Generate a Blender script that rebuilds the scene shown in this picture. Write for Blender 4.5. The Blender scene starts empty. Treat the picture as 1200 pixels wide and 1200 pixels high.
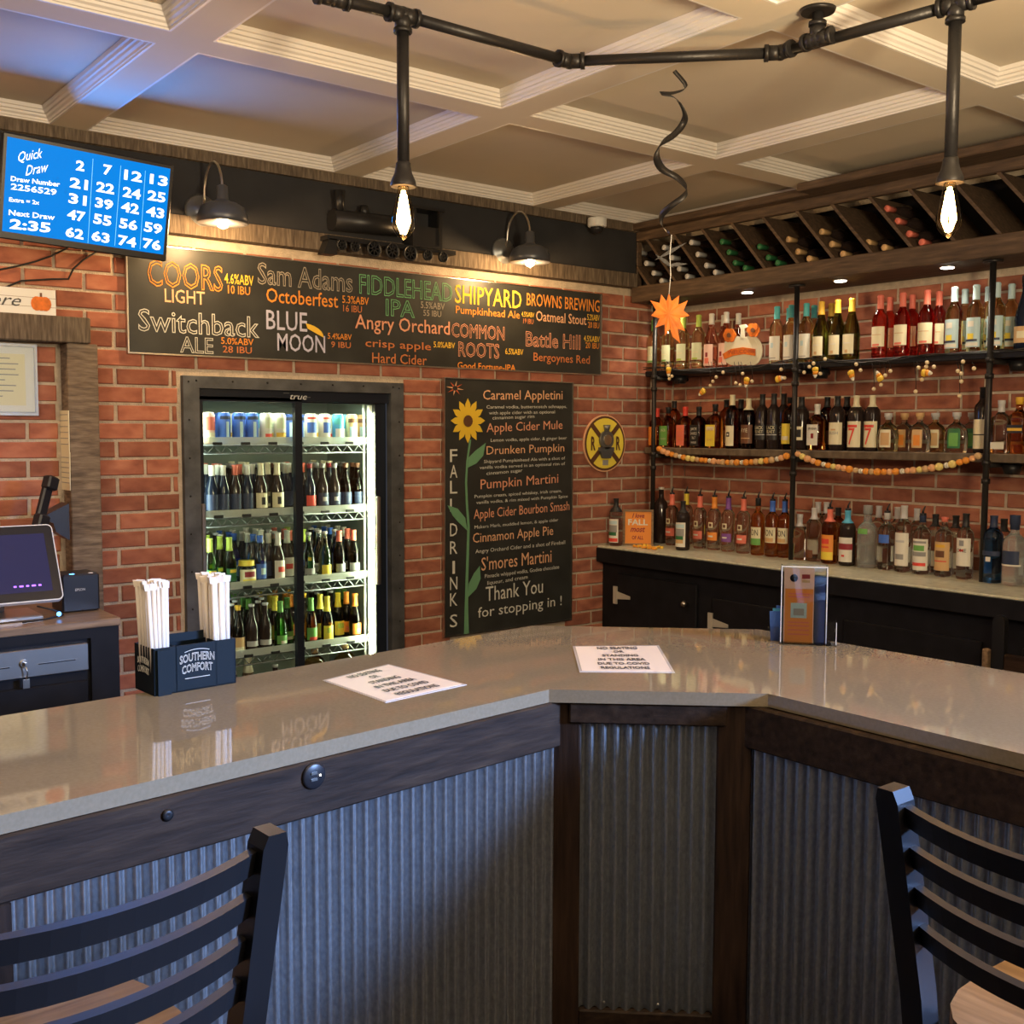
import bpy, bmesh, math, random
from mathutils import Vector, Matrix, Euler
random.seed(7)
scene = bpy.context.scene
COL = scene.collection
PI = math.pi

# ------------------------------------------------------------------ camera
FPX = 1270.0
PITCH, YAW, ROLL = math.radians(-4.25), math.radians(51.8), math.radians(0.2)
CAM = Vector((0, 0, 1.56))
CF = Vector((math.cos(YAW)*math.cos(PITCH), math.sin(YAW)*math.cos(PITCH), math.sin(PITCH)))
_R = Vector((math.sin(YAW), -math.cos(YAW), 0)); _U = _R.cross(CF)
CR = math.cos(ROLL)*_R + math.sin(ROLL)*_U
CU = -math.sin(ROLL)*_R + math.cos(ROLL)*_U
cd = bpy.data.cameras.new('camera'); cam = bpy.data.objects.new('camera', cd); COL.objects.link(cam)
cd.sensor_fit = 'HORIZONTAL'; cd.sensor_width = 36; cd.lens = FPX/1200*36; cd.clip_start = 0.02
m = Matrix((CR, CU, -CF)).transposed().to_4x4(); m.translation = CAM
cam.matrix_world = m
scene.camera = cam

def on(px, py, ax, v):
    """where the sight line of a photo point meets the plane axis ax = v"""
    d = CF*FPX + CR*(px-600) - CU*(py-600)
    return CAM + d*((v-CAM[ax])/d[ax])

# ------------------------------------------------------------------ world, exposure
w = bpy.data.worlds.new('world'); scene.world = w; w.use_nodes = True
w.node_tree.nodes['Background'].inputs[0].default_value = (0.75, 0.8, 1.0, 1)
w.node_tree.nodes['Background'].inputs[1].default_value = 0.05
vs = scene.view_settings
vs.view_transform = 'Standard'; vs.look = 'None'; vs.gamma = 1; vs.use_curve_mapping = False
vs.exposure = 0.0

def lamp(kind, name, loc, energy, color, size=0.1, aim=None, sy=None, spot=None, blend=.5, spread=None):
    l = bpy.data.lights.new(name, kind); o = bpy.data.objects.new(name, l); COL.objects.link(o)
    o.location = loc; l.energy = energy; l.color = color
    if kind == 'AREA':
        l.size = size
        if sy: l.shape = 'RECTANGLE'; l.size_y = sy
        if spread: l.spread = spread
    else: l.shadow_soft_size = size
    if kind == 'SPOT': l.spot_size = spot; l.spot_blend = blend
    if aim is not None:
        o.rotation_euler = (Vector(aim)-Vector(loc)).to_track_quat('-Z', 'Y').to_euler()
    return o
WARM = (1.0, 0.72, 0.42)
# unseen warm fill lights, added to brighten the walls and the bar front
lamp('AREA', 'room_fill', (1.0, -1.4, 2.55), 46, (1.0, 0.80, 0.56), 1.6, aim=(2.4, 3.0, 1.6))
lamp('AREA', 'room_fill', (-1.2, 1.4, 2.35), 7, (1.0, 0.78, 0.52), 1.0, aim=(0.9, 4.5, 1.4), spread=1.2)
lamp('AREA', 'bar_fill', (0.2, 1.35, 2.55), 15, (1.0, 0.80, 0.56), .7, aim=(1.3, 4.5, 1.4))  # added fill above the bar, aimed at the back wall
# a television hung on the wall behind the stools
lamp('AREA', 'screen_light', (3.5, -2.3, 2.1), 72, (0.30, 0.50, 1.0), .8, aim=(0.4, 1.5, 0.3), sy=.45, spread=.95)
# added low fill without a fixture, washing up over the ceiling
lamp('AREA', 'ceiling_fill', (1.7, 0.0, 1.95), 78, (1.0, 0.79, 0.48), .4, aim=(2.0, 0.6, 2.74), spread=2.7)

# ------------------------------------------------------------------ materials
MATS = {}
def nodes(name):
    m = bpy.data.materials.new(name); m.use_nodes = True
    nt = m.node_tree; b = nt.nodes['Principled BSDF']
    return m, nt, b
def mat(name, col, rough=.5, metal=0, noise=0, nscale=20, bump=0, bscale=60, coat=0, trans=0, emit=None, es=0, ior=1.45, spec=.5):
    if name in MATS: return MATS[name]
    m, nt, b = nodes(name); MATS[name] = m
    b.inputs['Base Color'].default_value = (*col, 1)
    b.inputs['Roughness'].default_value = rough
    b.inputs['Metallic'].default_value = metal
    b.inputs['IOR'].default_value = ior
    b.inputs['Specular IOR Level'].default_value = spec
    b.inputs['Coat Weight'].default_value = coat
    b.inputs['Transmission Weight'].default_value = trans
    if emit:
        b.inputs['Emission Color'].default_value = (*emit, 1); b.inputs['Emission Strength'].default_value = es
    tc = None
    if noise or bump:
        tc = nt.nodes.new('ShaderNodeTexCoord')
    if noise:
        n = nt.nodes.new('ShaderNodeTexNoise'); n.inputs['Scale'].default_value = nscale; n.inputs['Detail'].default_value = 4
        nt.links.new(tc.outputs['Object'], n.inputs['Vector'])
        r = nt.nodes.new('ShaderNodeMapRange'); r.inputs[1].default_value = .3; r.inputs[2].default_value = .7
        r.inputs[3].default_value = 1-noise; r.inputs[4].default_value = 1+noise
        nt.links.new(n.outputs[0], r.inputs[0])
        mx = nt.nodes.new('ShaderNodeVectorMath'); mx.operation = 'SCALE'; mx.inputs[0].default_value = col
        nt.links.new(r.outputs[0], mx.inputs['Scale']); nt.links.new(mx.outputs[0], b.inputs['Base Color'])
    if bump:
        n = nt.nodes.new('ShaderNodeTexNoise'); n.inputs['Scale'].default_value = bscale; n.inputs['Detail'].default_value = 3
        nt.links.new(tc.outputs['Object'], n.inputs['Vector'])
        bp = nt.nodes.new('ShaderNodeBump'); bp.inputs['Strength'].default_value = bump; bp.inputs['Distance'].default_value = .01
        nt.links.new(n.outputs[0], bp.inputs['Height']); nt.links.new(bp.outputs[0], b.inputs['Normal'])
    return m
def ramp_mat(name, stops, scale=(1, 1, 1), nscale=5, rough=.6, bump=.3, saw=None, metal=0, rand=False, detail=6, coat=0):
    """noise drawn out along one direction: wood, brick, metal"""
    m, nt, b = nodes(name); MATS[name] = m
    tc = nt.nodes.new('ShaderNodeTexCoord'); mp = nt.nodes.new('ShaderNodeMapping'); mp.inputs['Scale'].default_value = scale
    nt.links.new(tc.outputs['Object'], mp.inputs[0])
    n = nt.nodes.new('ShaderNodeTexNoise'); n.inputs['Scale'].default_value = nscale; n.inputs['Detail'].default_value = detail
    n.noise_dimensions = '4D'
    nt.links.new(mp.outputs[0], n.inputs['Vector'])
    oi = nt.nodes.new('ShaderNodeObjectInfo')
    k = nt.nodes.new('ShaderNodeMath'); k.operation = 'MULTIPLY'; k.inputs[1].default_value = 40
    nt.links.new(oi.outputs['Random'], k.inputs[0]); nt.links.new(k.outputs[0], n.inputs['W'])
    cr = nt.nodes.new('ShaderNodeValToRGB'); els = cr.color_ramp.elements
    while len(els) < len(stops): els.new(.5)
    for e, (p, c) in zip(els, stops): e.position = p; e.color = (*c, 1)
    src = n.outputs[0]
    if saw:
        wv = nt.nodes.new('ShaderNodeTexWave'); wv.inputs['Scale'].default_value = saw[1]; wv.inputs['Distortion'].default_value = 3
        wv.inputs['Detail'].default_value = 2; wv.bands_direction = saw[0]
        nt.links.new(tc.outputs['Object'], wv.inputs['Vector'])
        ad = nt.nodes.new('ShaderNodeMix'); ad.inputs[0].default_value = saw[2]
        nt.links.new(src, ad.inputs[2]); nt.links.new(wv.outputs[1], ad.inputs[3]); src = ad.outputs[0]
    nt.links.new(src, cr.inputs[0])
    out = cr.outputs[0]
    if rand:
        rr = nt.nodes.new('ShaderNodeMapRange'); rr.inputs[3].default_value = 1-rand; rr.inputs[4].default_value = 1+rand*.6
        nt.links.new(oi.outputs['Random'], rr.inputs[0])
        vm = nt.nodes.new('ShaderNodeVectorMath'); vm.operation = 'SCALE'
        nt.links.new(out, vm.inputs[0]); nt.links.new(rr.outputs[0], vm.inputs['Scale']); out = vm.outputs[0]
    nt.links.new(out, b.inputs['Base Color'])
    b.inputs['Roughness'].default_value = rough; b.inputs['Metallic'].default_value = metal; b.inputs['Coat Weight'].default_value = coat
    if bump:
        bp = nt.nodes.new('ShaderNodeBump'); bp.inputs['Strength'].default_value = bump; bp.inputs['Distance'].default_value = .004
        nt.links.new(src, bp.inputs['Height']); nt.links.new(bp.outputs[0], b.inputs['Normal'])
    return m
def glass(name, tint=(1, 1, 1), refl=.08):
    """a thin pane: most light passes straight on, some is mirrored"""
    m = bpy.data.materials.new(name); m.use_nodes = True; nt = m.node_tree; nt.nodes.clear(); MATS[name] = m
    o = nt.nodes.new('ShaderNodeOutputMaterial'); t = nt.nodes.new('ShaderNodeBsdfTransparent'); g = nt.nodes.new('ShaderNodeBsdfGlossy')
    t.inputs[0].default_value = (*tint, 1); g.inputs['Roughness'].default_value = .02
    fr = nt.nodes.new('ShaderNodeFresnel'); fr.inputs[0].default_value = 1.45
    mx = nt.nodes.new('ShaderNodeMixShader')
    nt.links.new(fr.outputs[0], mx.inputs[0]); nt.links.new(t.outputs[0], mx.inputs[1]); nt.links.new(g.outputs[0], mx.inputs[2])
    nt.links.new(mx.outputs[0], o.inputs[0]); return m

ramp_mat('brick_red', [(.25, (.20, .062, .040)), (.5, (.36, .125, .075)), (.75, (.48, .20, .12))], (1, 1, 2), 9, .9, .5, rand=.36)
mat('mortar', (.52, .43, .33), .95, noise=.15, nscale=30, bump=.5, bscale=150)
ramp_mat('barn_wood', [(.3, (.06, .042, .03)), (.5, (.12, .088, .06)), (.7, (.20, .155, .11))], (45, 8, 5), 2.2, .85, .7)
ramp_mat('barn_wood_upright', [(.3, (.09, .065, .045)), (.5, (.18, .13, .09)), (.7, (.28, .215, .15))], (6, 8, 38), 2.2, .85, .7)
ramp_mat('dark_wood', [(.3, (.014, .007, .005)), (.55, (.034, .018, .011)), (.75, (.06, .034, .02))], (30, 3, 30), 2.5, .6, .4)
ramp_mat('dark_wood_x', [(.3, (.014, .008, .005)), (.55, (.032, .019, .012)), (.75, (.055, .034, .02))], (3, 30, 30), 2.5, .6, .4)
ramp_mat('dark_wood_upright', [(.3, (.012, .006, .004)), (.55, (.028, .015, .009)), (.75, (.05, .027, .016))], (30, 30, 3), 2.5, .6, .4)
ramp_mat('rack_wood', [(.3, (.045, .026, .016)), (.55, (.095, .058, .034)), (.75, (.16, .10, .06))], (30, 3, 30), 2.5, .65, .4)
ramp_mat('counter_wood', [(.3, (.13, .08, .045)), (.55, (.25, .165, .095)), (.75, (.34, .23, .14))], (3, 30, 30), 2.5, .35, .2)
ramp_mat('seat_wood', [(.3, (.16, .09, .045)), (.55, (.26, .155, .08)), (.75, (.33, .21, .115))], (3, 30, 30), 2.5, .4, .2)
ramp_mat('quartz', [(.3, (.235, .19, .125)), (.5, (.25, .205, .137)), (.7, (.27, .22, .15))], (1, 1, 1), 160, .035, 0, detail=2, coat=0); MATS['quartz'].node_tree.nodes['Principled BSDF'].inputs['IOR'].default_value = 1.62
ramp_mat('pale_stone', [(.3, (.42, .42, .33)), (.5, (.55, .55, .43)), (.7, (.66, .65, .52))], (1, 1, 1), 40, .35, 0)
ramp_mat('galvanized', [(.3, (.28, .30, .32)), (.5, (.34, .36, .38)), (.7, (.42, .44, .46))], (1, 1, .6), 170, .36, .06, metal=.85)
mat('ceiling_paint', (.66, .58, .47), .8, noise=.03, nscale=3)
mat('molding_paint', (.74, .70, .67), .5)
mat('plaster', (.25, .2, .17), .9)
mat('floor_boards', (.07, .05, .04), .5, noise=.3)
mat('black_paint', (.012, .012, .015), .45, noise=.2, nscale=15)
mat('black_board', (.022, .022, .025), .8, noise=.15, nscale=8)
mat('chalkboard', (.028, .029, .027), .42, noise=.25, nscale=6)
mat('black_metal', (.018, .018, .02), .38, metal=.3)
mat('pipe_iron', (.035, .032, .032), .42, metal=.6, bump=.1, bscale=80)
mat('grey_metal', (.20, .21, .22), .35, metal=.7)
mat('shade_grey', (.10, .105, .12), .35, metal=.4)
mat('shade_white', (.8, .78, .7), .5)
mat('steel', (.62, .58, .52), .28, metal=1)
mat('hinge_metal', (.55, .52, .45), .35, metal=.2)
mat('cooler_steel', (.10, .105, .115), .5, metal=.55, noise=.35, nscale=12)
mat('cooler_black', (.010, .014, .024), .3)
mat('cooler_liner', (.30, .36, .31), .6)
mat('white', (.8, .8, .78), .5)
mat('paper', (.82, .74, .68), .35)
mat('clear_plastic', (.9, .95, .9), .1, trans=.6)
mat('cap_black', (.015, .015, .018), .35)
mat('rubber', (.01, .01, .012), .6)
glass('pane', (.97, .99, .97)); glass('bulb_glass', (1, .93, .8)); MATS['bulb_glass'].node_tree.nodes['Fresnel'].inputs[0].default_value = 1.12; glass('acrylic', (.95, .97, .98))
mat('filament', (1, .6, .2), emit=(1, .56, .18), es=70)
mat('lamp_glow', (1, .8, .5), emit=(1, .72, .38), es=14)
mat('puck_glow', (1, 1, .95), emit=(1, .95, .85), es=16)
mat('led_glow', (1, 1, .9), emit=(.93, 1, .66), es=22)
mat('tv_blue', (0, .01, .03), .4, emit=(.0, .245, .82), es=1.0, spec=.05)
mat('tv_white', (1, 1, 1), .3, emit=(.85, .95, 1), es=1.0)
mat('tv_line', (.2, .6, 1), .3, emit=(.10, .50, 1), es=1.0)
mat('screen_dark', (.01, .01, .03), .15, emit=(.02, .02, .06), es=1.0)
mat('screen_purple', (.3, .1, 1), .3, emit=(.35, .15, 1), es=2)
mat('led_blue', (.1, .3, 1), .3, emit=(.1, .4, 1), es=5)
for k_ in ('dark_wood', 'dark_wood_x', 'dark_wood_upright', 'black_paint'): MATS[k_].node_tree.nodes['Principled BSDF'].inputs['Specular IOR Level'].default_value = .18
def C3(name, c, rough=.5, **k): return mat(name, c, rough, **k)
CH = {'red': (.62, .09, .03), 'orange': (.75, .27, .04), 'yellow': (.80, .50, .05), 'white': (.62, .62, .56), 'green': (.16, .42, .20),
      'peach': (.75, .42, .24), 'lav': (.50, .50, .66), 'pink': (.72, .33, .20), 'rust': (.55, .18, .06), 'dim': (.34, .30, .24)}
for k_, c_ in CH.items(): mat('chalk_'+k_, c_, .9)

# ------------------------------------------------------------------ object helpers
def tag(o, label=None, cat=None, group=None, kind=None):
    if label: o['label'] = label
    if cat: o['category'] = cat
    if group: o['group'] = group
    if kind: o['kind'] = kind
    return o
def thing(name, label, cat, loc=(0, 0, 0), rotz=0, group=None):
    o = bpy.data.objects.new(name, None); COL.objects.link(o); o.empty_display_size = .05
    o.location = loc; o.rotation_euler = (0, 0, rotz)
    return tag(o, label, cat, group)
class MB:
    """collects shapes and links them as ONE mesh object"""
    def __init__(s): s.v = []; s.f = []; s.sm = []
    def add(s, vs, fs, smooth=False, M=None):
        n = len(s.v)
        s.v += [tuple(M @ Vector(p)) if M else tuple(p) for p in vs]
        s.f += [tuple(i+n for i in f) for f in fs]; s.sm += [smooth]*len(fs); return s
    def box(s, a, b, M=None):
        (x0, y0, z0), (x1, y1, z1) = a, b
        return s.add([(x0, y0, z0), (x1, y0, z0), (x1, y1, z0), (x0, y1, z0), (x0, y0, z1), (x1, y0, z1), (x1, y1, z1), (x0, y1, z1)],
                     [(0, 3, 2, 1), (4, 5, 6, 7), (0, 1, 5, 4), (1, 2, 6, 5), (2, 3, 7, 6), (3, 0, 4, 7)], M=M)
    def rbox(s, a, b, r=.004, M=None):
        """box with chamfered edges"""
        x0, y0, z0 = a; x1, y1, z1 = b
        vs = []
        for z, i in ((z0, r), (z0+r, 0), (z1-r, 0), (z1, r)):
            X0, X1, Y0, Y1 = x0+i, x1-i, y0+i, y1-i; q = r
            vs += [(X0+q, Y0, z), (X1-q, Y0, z), (X1, Y0+q, z), (X1, Y1-q, z), (X1-q, Y1, z), (X0+q, Y1, z), (X0, Y1-q, z), (X0, Y0+q, z)]
        fs = [tuple(range(7, -1, -1)), tuple(range(24, 32))]
        for k in range(3):
            for j in range(8): fs.append((k*8+j, k*8+(j+1) % 8, k*8+8+(j+1) % 8, k*8+8+j))
        return s.add(vs, fs, M=M)
    def lathe(s, prof, n=20, M=None, smooth=True, sx=1, sy=1, a0=0, a1=None):
        vs, fs = [], []; full = a1 is None; a1 = 2*PI if full else a1; m = n if full else n+1
        for r, z in prof:
            for k in range(m):
                a = a0+(a1-a0)*k/n
                vs.append((r*math.cos(a)*sx, r*math.sin(a)*sy, z))
        for i in range(len(prof)-1):
            for k in range(n):
                k2 = (k+1) % m if full else k+1
                fs.append((i*m+k, i*m+k2, (i+1)*m+k2, (i+1)*m+k))
        if full:
            if prof[0][0] > 1e-5: fs.append(tuple(range(m-1, -1, -1)))
            if prof[-1][0] > 1e-5: fs.append(tuple((len(prof)-1)*m+k for k in range(m)))
        return s.add(vs, fs, smooth, M)
    def tube(s, pts, r, n=8, smooth=True, cap=True):
        pts = [Vector(p) for p in pts]; vs, fs = [], []; up = None
        for i, p in enumerate(pts):
            t = (pts[min(i+1, len(pts)-1)]-pts[max(i-1, 0)]).normalized()
            if up is None: up = Vector((0, 0, 1)) if abs(t.z) < .9 else Vector((1, 0, 0))
            a = t.cross(up).normalized(); bq = a.cross(t).normalized(); up = bq
            rr = r[i] if isinstance(r, (list, tuple)) else r
            for k in range(n):
                q = 2*PI*k/n; vs.append(p+a*rr*math.cos(q)+bq*rr*math.sin(q))
        for i in range(len(pts)-1):
            for k in range(n): fs.append((i*n+k, i*n+(k+1) % n, (i+1)*n+(k+1) % n, (i+1)*n+k))
        if cap: fs += [tuple(range(n-1, -1, -1)), tuple((len(pts)-1)*n+k for k in range(n))]
        s.add(vs, fs, smooth)
        if cap: s.sm[-2:] = [False, False]
        return s
    def prism(s, poly, z0, z1, M=None):
        n = len(poly)
        vs = [(x, y, z0) for x, y in poly]+[(x, y, z1) for x, y in poly]
        fs = [tuple(range(n-1, -1, -1)), tuple(range(n, 2*n))]+[(k, (k+1) % n, n+(k+1) % n, n+k) for k in range(n)]
        return s.add(vs, fs, M=M)
    def ball(s, c, r, n=10, m=6, sz=1, M=None):
        prof = [(max(1e-6, r*math.sin(PI*i/m)), -r*sz*math.cos(PI*i/m)) for i in range(m+1)]
        T = Matrix.Translation(c) @ (M or Matrix())
        return s.lathe(prof, n, T)
    def strip(s, pts, w, n=Vector((0, -1, 0)), th=.0008):
        """a flat band along pts, lying square to n"""
        pts = [Vector(p) for p in pts]; vs = []
        for i, p in enumerate(pts):
            t = (pts[min(i+1, len(pts)-1)]-pts[max(i-1, 0)]).normalized(); a = t.cross(n).normalized()
            ww = w[i] if isinstance(w, (list, tuple)) else w
            vs += [p+a*ww/2+n*th, p-a*ww/2+n*th]
        return s.add(vs, [(2*i, 2*i+1, 2*i+3, 2*i+2) for i in range(len(pts)-1)])
    def build(s, name, m, parent=None, world=False, fix=True):
        me = bpy.data.meshes.new(name)
        vs = s.v
        if world and parent is not None:
            o_ = Vector((0, 0, 0)); p_ = parent
            while p_ is not None: o_ += Vector(p_.location); p_ = p_.parent
            vs = [(a-o_[0], b-o_[1], c-o_[2]) for a, b, c in vs]
        me.from_pydata([tuple(v) for v in vs], [], s.f)
        me.polygons.foreach_set('use_smooth', s.sm)
        if fix and len(s.f) < 4000:
            bm = bmesh.new(); bm.from_mesh(me); bmesh.ops.recalc_face_normals(bm, faces=bm.faces); bm.to_mesh(me); bm.free()
        me.materials.append(MATS[m] if isinstance(m, str) else m)
        o = bpy.data.objects.new(name, me); COL.objects.link(o)
        if parent is not None: o.parent = parent
        return o
def box(name, a, b, m, parent=None, world=True): return MB().box(a, b).build(name, m, parent, world)
def rbox(name, a, b, m, parent=None, r=.004, world=True): return MB().rbox(a, b, r).build(name, m, parent, world)
def dup(root, loc=None, rotz=None, label=None, group=None):
    r = root.copy(); COL.objects.link(r)
    if loc is not None: r.location = loc
    if rotz is not None: r.rotation_euler = (0, 0, rotz)
    if label: r['label'] = label
    if group: r['group'] = group
    for ch in list(root.children):
        c = ch.copy(); COL.objects.link(c); c.parent = r
        for g in list(ch.children):
            d = g.copy(); COL.objects.link(d); d.parent = c
    return r
_TC = {}
def glyphs(s, outline=0, shear=0, res=2, bold=0):
    """outline of a line of lettering as plain mesh data, fitted to a unit box"""
    k = (s, outline, shear)
    if outline < 0: bold, outline = -outline, 0
    if k in _TC: return _TC[k]
    cu = bpy.data.curves.new('t', 'FONT'); cu.body = s; cu.resolution_u = res; cu.shear = shear; cu.offset = bold
    if outline: cu.fill_mode = 'NONE'; cu.bevel_depth = outline; cu.bevel_resolution = 0
    o = bpy.data.objects.new('t', cu); COL.objects.link(o)
    dg = bpy.context.evaluated_depsgraph_get(); me = bpy.data.meshes.new_from_object(o.evaluated_get(dg))
    vs = [v.co.copy() for v in me.vertices]; fs = [tuple(p.vertices) for p in me.polygons]
    bpy.data.objects.remove(o); bpy.data.curves.remove(cu); bpy.data.meshes.remove(me)
    x0 = min(v.x for v in vs); x1 = max(v.x for v in vs)
    # vertical extents by letter box, so that a row keeps an even height
    y0, y1 = min(v.y for v in vs), max(v.y for v in vs)
    _TC[k] = ([((v.x-x0)/(x1-x0), (v.y-y0)/(y1-y0), v.z) for v in vs], fs); return _TC[k]
def text(s, o, ux, uy, m, parent, name='lettering', outline=0, shear=0, lift=.001, bend=None):
    """lettering laid from corner o along ux (full width) and uy (full height)"""
    vs, fs = glyphs(s, outline, shear); o = Vector(o); ux = Vector(ux); uy = Vector(uy); n = ux.cross(uy).normalized()
    mb = MB()
    f = bend or (lambda a, b: o+ux*a+uy*b)
    if bend:      # finer faces, so that the print follows the curve
        bm = bmesh.new(); bv = [bm.verts.new(v) for v in vs]
        for q in fs:
            try: bm.faces.new([bv[i] for i in q])
            except ValueError: pass
        bmesh.ops.triangulate(bm, faces=bm.faces)
        for _ in range(3):
            es = [e for e in bm.edges if abs(e.verts[0].co.x-e.verts[1].co.x)*len(s) > .35]
            if not es: break
            bmesh.ops.subdivide_edges(bm, edges=es, cuts=1); bmesh.ops.triangulate(bm, faces=bm.faces)
        bm.verts.index_update(); vs = [tuple(v.co) for v in bm.verts]; fs = [tuple(v.index for v in q.verts) for q in bm.faces]; bm.free()
    mb.add([f(a, b)+n*(lift+z*.3*uy.length) for a, b, z in vs], fs)
    return mb.build(name, m, parent, True, fix=False)
def wt(s, xl, yb, xr, yt, m, parent, Y, drop=0, **k):
    """lettering on a wall plane y=Y from photo points (left foot, right, top at left)"""
    a = on(xl, yb, 1, Y); b = on(xr, yb, 1, Y); t = on(xl, yt, 1, Y)
    return text(s, a, (b.x-a.x, 0, drop), (0, 0, t.z-a.z), m, parent, **k)

# ================================================================== the room
WY, WX = 4.57, 4.83          # brick wall at the back, brick wall at the right
X0, Y0, ZC = -3.2, -3.2, 2.74
def struct(name, mb, m): return tag(mb.build(name, m), kind='structure')
struct('floor', MB().box((X0, Y0, -.05), (WX+.1, WY+1.0, 0)), 'floor_boards')
struct('wall_left', MB().box((X0-.1, Y0, 0), (X0, WY, 3)), 'plaster')
struct('wall_front', MB().box((X0-.1, Y0-.1, 0), (WX+.1, Y0, 3)), 'plaster')
CX0, CX1, CZ = 1.80, 2.88, 1.785       # opening for the cooler
wb = MB()
wb.box((X0, WY+.008, 0), (CX0, WY+.1, 3)); wb.box((CX1, WY+.008, 0), (WX+.1, WY+.1, 3)); wb.box((CX0, WY+.008, CZ), (CX1, WY+.1, 3))
wall_back = struct('wall_back', wb, 'mortar')
wall_right = struct('wall_right', MB().box((WX+.008, Y0, 0), (WX+.1, WY+.008, 3)), 'mortar')
_BM = {}
def brick_mesh(L, var):
    k = (round(L, 2), var % 5)
    if k in _BM: return _BM[k]
    rnd = random.Random(hash(k)); L2 = k[0]-.0125; H = .0758-.0125; c = .0035
    j = lambda a: a+rnd.uniform(-.0012, .0012)
    mb = MB(); vs = []
    for dep, ins in ((.014, 0), (.0035, 0), (0, c)):
        vs += [(j(ins), dep, j(ins)), (j(L2-ins), dep, j(ins)), (j(L2-ins), dep, j(H-ins)), (j(ins), dep, j(H-ins))]
    fs = [(8, 9, 10, 11)]
    for q in (0, 4):
        for i in range(4): fs.append((q+i, q+(i+1) % 4, q+4+(i+1) % 4, q+4+i))
    me = bpy.data.meshes.new('brick'); me.from_pydata(vs, [], fs)
    bm = bmesh.new(); bm.from_mesh(me); bmesh.ops.recalc_face_normals(bm, faces=bm.faces)
    # open at the back: make sure the front face looks out
    bm.faces.ensure_lookup_table()
    if bm.faces[0].normal.y > 0: bmesh.ops.reverse_faces(bm, faces=bm.faces)
    bm.to_mesh(me); bm.free()
    me.materials.append(MATS['brick_red']); _BM[k] = me; return me
def lay_bricks(wall, axis, u0, u1, z0, z1, joint, zline, holes, mass=None):
    CR_, LN = .0758, .233
    r0 = math.floor((z0-zline)/CR_); n = 0
    for r in range(r0, int((z1-zline)/CR_)+1):
        z = zline+r*CR_; off = joint+(LN/2 if r % 2 else 0)
        k = math.floor((u0-off)/LN)
        while off+k*LN < u1:
            a, b = off+k*LN, off+(k+1)*LN; k += 1
            spans = [(max(a, u0), min(b, u1))]
            for (h0, h1, g0, g1) in holes:
                if z+.055 > g0 and z+.02 < g1:
                    ns = []
                    for (p, q) in spans:
                        if q <= h0 or p >= h1: ns.append((p, q)); continue
                        if p < h0: ns.append((p, h0))
                        if q > h1: ns.append((h1, q))
                    spans = ns
            for (p, q) in spans:
                if q-p < .03: continue
                if z+.066 > z1+.02: continue
                me = brick_mesh(q-p, random.randrange(5))
                if mass is not None:       # the ranks past the limit: real bricks in one mesh
                    T = Matrix.Translation((p+.0055, WY, z+.0055)) if axis == 'x' else Matrix.Translation((WX, q-.0055, z+.0055)) @ Matrix.Rotation(-PI/2, 4, 'Z')
                    mass.add([v.co for v in me.vertices], [tuple(f.vertices) for f in me.polygons], M=T); continue
                o = bpy.data.objects.new('brick', me); COL.objects.link(o); o.parent = wall; n += 1
                jj = random.uniform(-.002, .0015)
                if axis == 'x': o.location = (p+.0055, WY+jj, z+.0055)
                else: o.location = (WX+jj, q-.0055, z+.0055); o.rotation_euler = (0, 0, -PI/2)
    return n
zl = on(150, 537, 1, WY).z; jx = on(170, 505, 1, WY).x
nb1 = lay_bricks(wall_back, 'x', .80, WX, .46, 2.365, jx-.1165, zl,
      [(CX0-.03, CX1+.03, 0, CZ+.03), (1.62, 4.17, 1.93, 2.27), (3.2, 3.98, 0, 1.79), (-1, 1.24, 0, .86), (1.27, 1.39, .6, 1.96)])
nb2 = lay_bricks(wall_right, 'y', 1.75, WY, .91, 2.31, WY-.1, zl, [])
mass = MB(); HO = [(CX0-.03, CX1+.03, 0, CZ+.03)]
lay_bricks(wall_back, 'x', -1.2, .80, .1, 2.365, jx-.1165, zl, [], mass); lay_bricks(wall_back, 'x', .80, WX, .1, .455, jx-.1165, zl, HO, mass)
tag(mass.build('bricks', 'brick_red', wall_back, fix=False), kind='stuff')
mass = MB(); lay_bricks(wall_right, 'y', .5, 1.75, .91, 2.31, WY-.1, zl, [], mass)
tag(mass.build('bricks', 'brick_red', wall_right, fix=False), kind='stuff')
print('bricks', nb1, nb2)

# ---- ceiling: recessed panels, flat beams, stepped crown molding round every recess
ceil_ = struct('ceiling', MB().box((X0, Y0, ZC+.057), (WX+.1, WY+.1, ZC+.15)), 'ceiling_paint')
XI = [(-2.36, -1.25), (-1.12, -.0), (.13, 1.25), (1.38, 2.49), (2.62, 3.665), (3.79, 4.62)]
YI = [(-2.9, -1.77), (-1.65, -.52), (-.40, .73), (.855, 1.985), (2.105, 3.235), (3.355, 4.485)]
xs = [X0]+[v for p in XI for v in p]+[WX+.1]
ys = [Y0]+[v for p in YI for v in p]+[WY+.1]
for i in range(0, len(xs), 2):
    box('ceiling_beam', (xs[i], Y0, ZC), (xs[i+1], WY+.05, ZC+.057), 'ceiling_paint', ceil_)
for (a, b) in XI:
    for i in range(0, len(ys), 2):
        box('ceiling_beam', (a, ys[i], ZC), (b, ys[i+1], ZC+.057), 'ceiling_paint', ceil_)
PROF = [(0, 0), (.008, 0), (.009, .006), (.014, .007), (.015, .015), (.023, .020), (.025, .028), (.032, .030), (.034, .040), (.040, .043), (.042, .056)]
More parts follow.
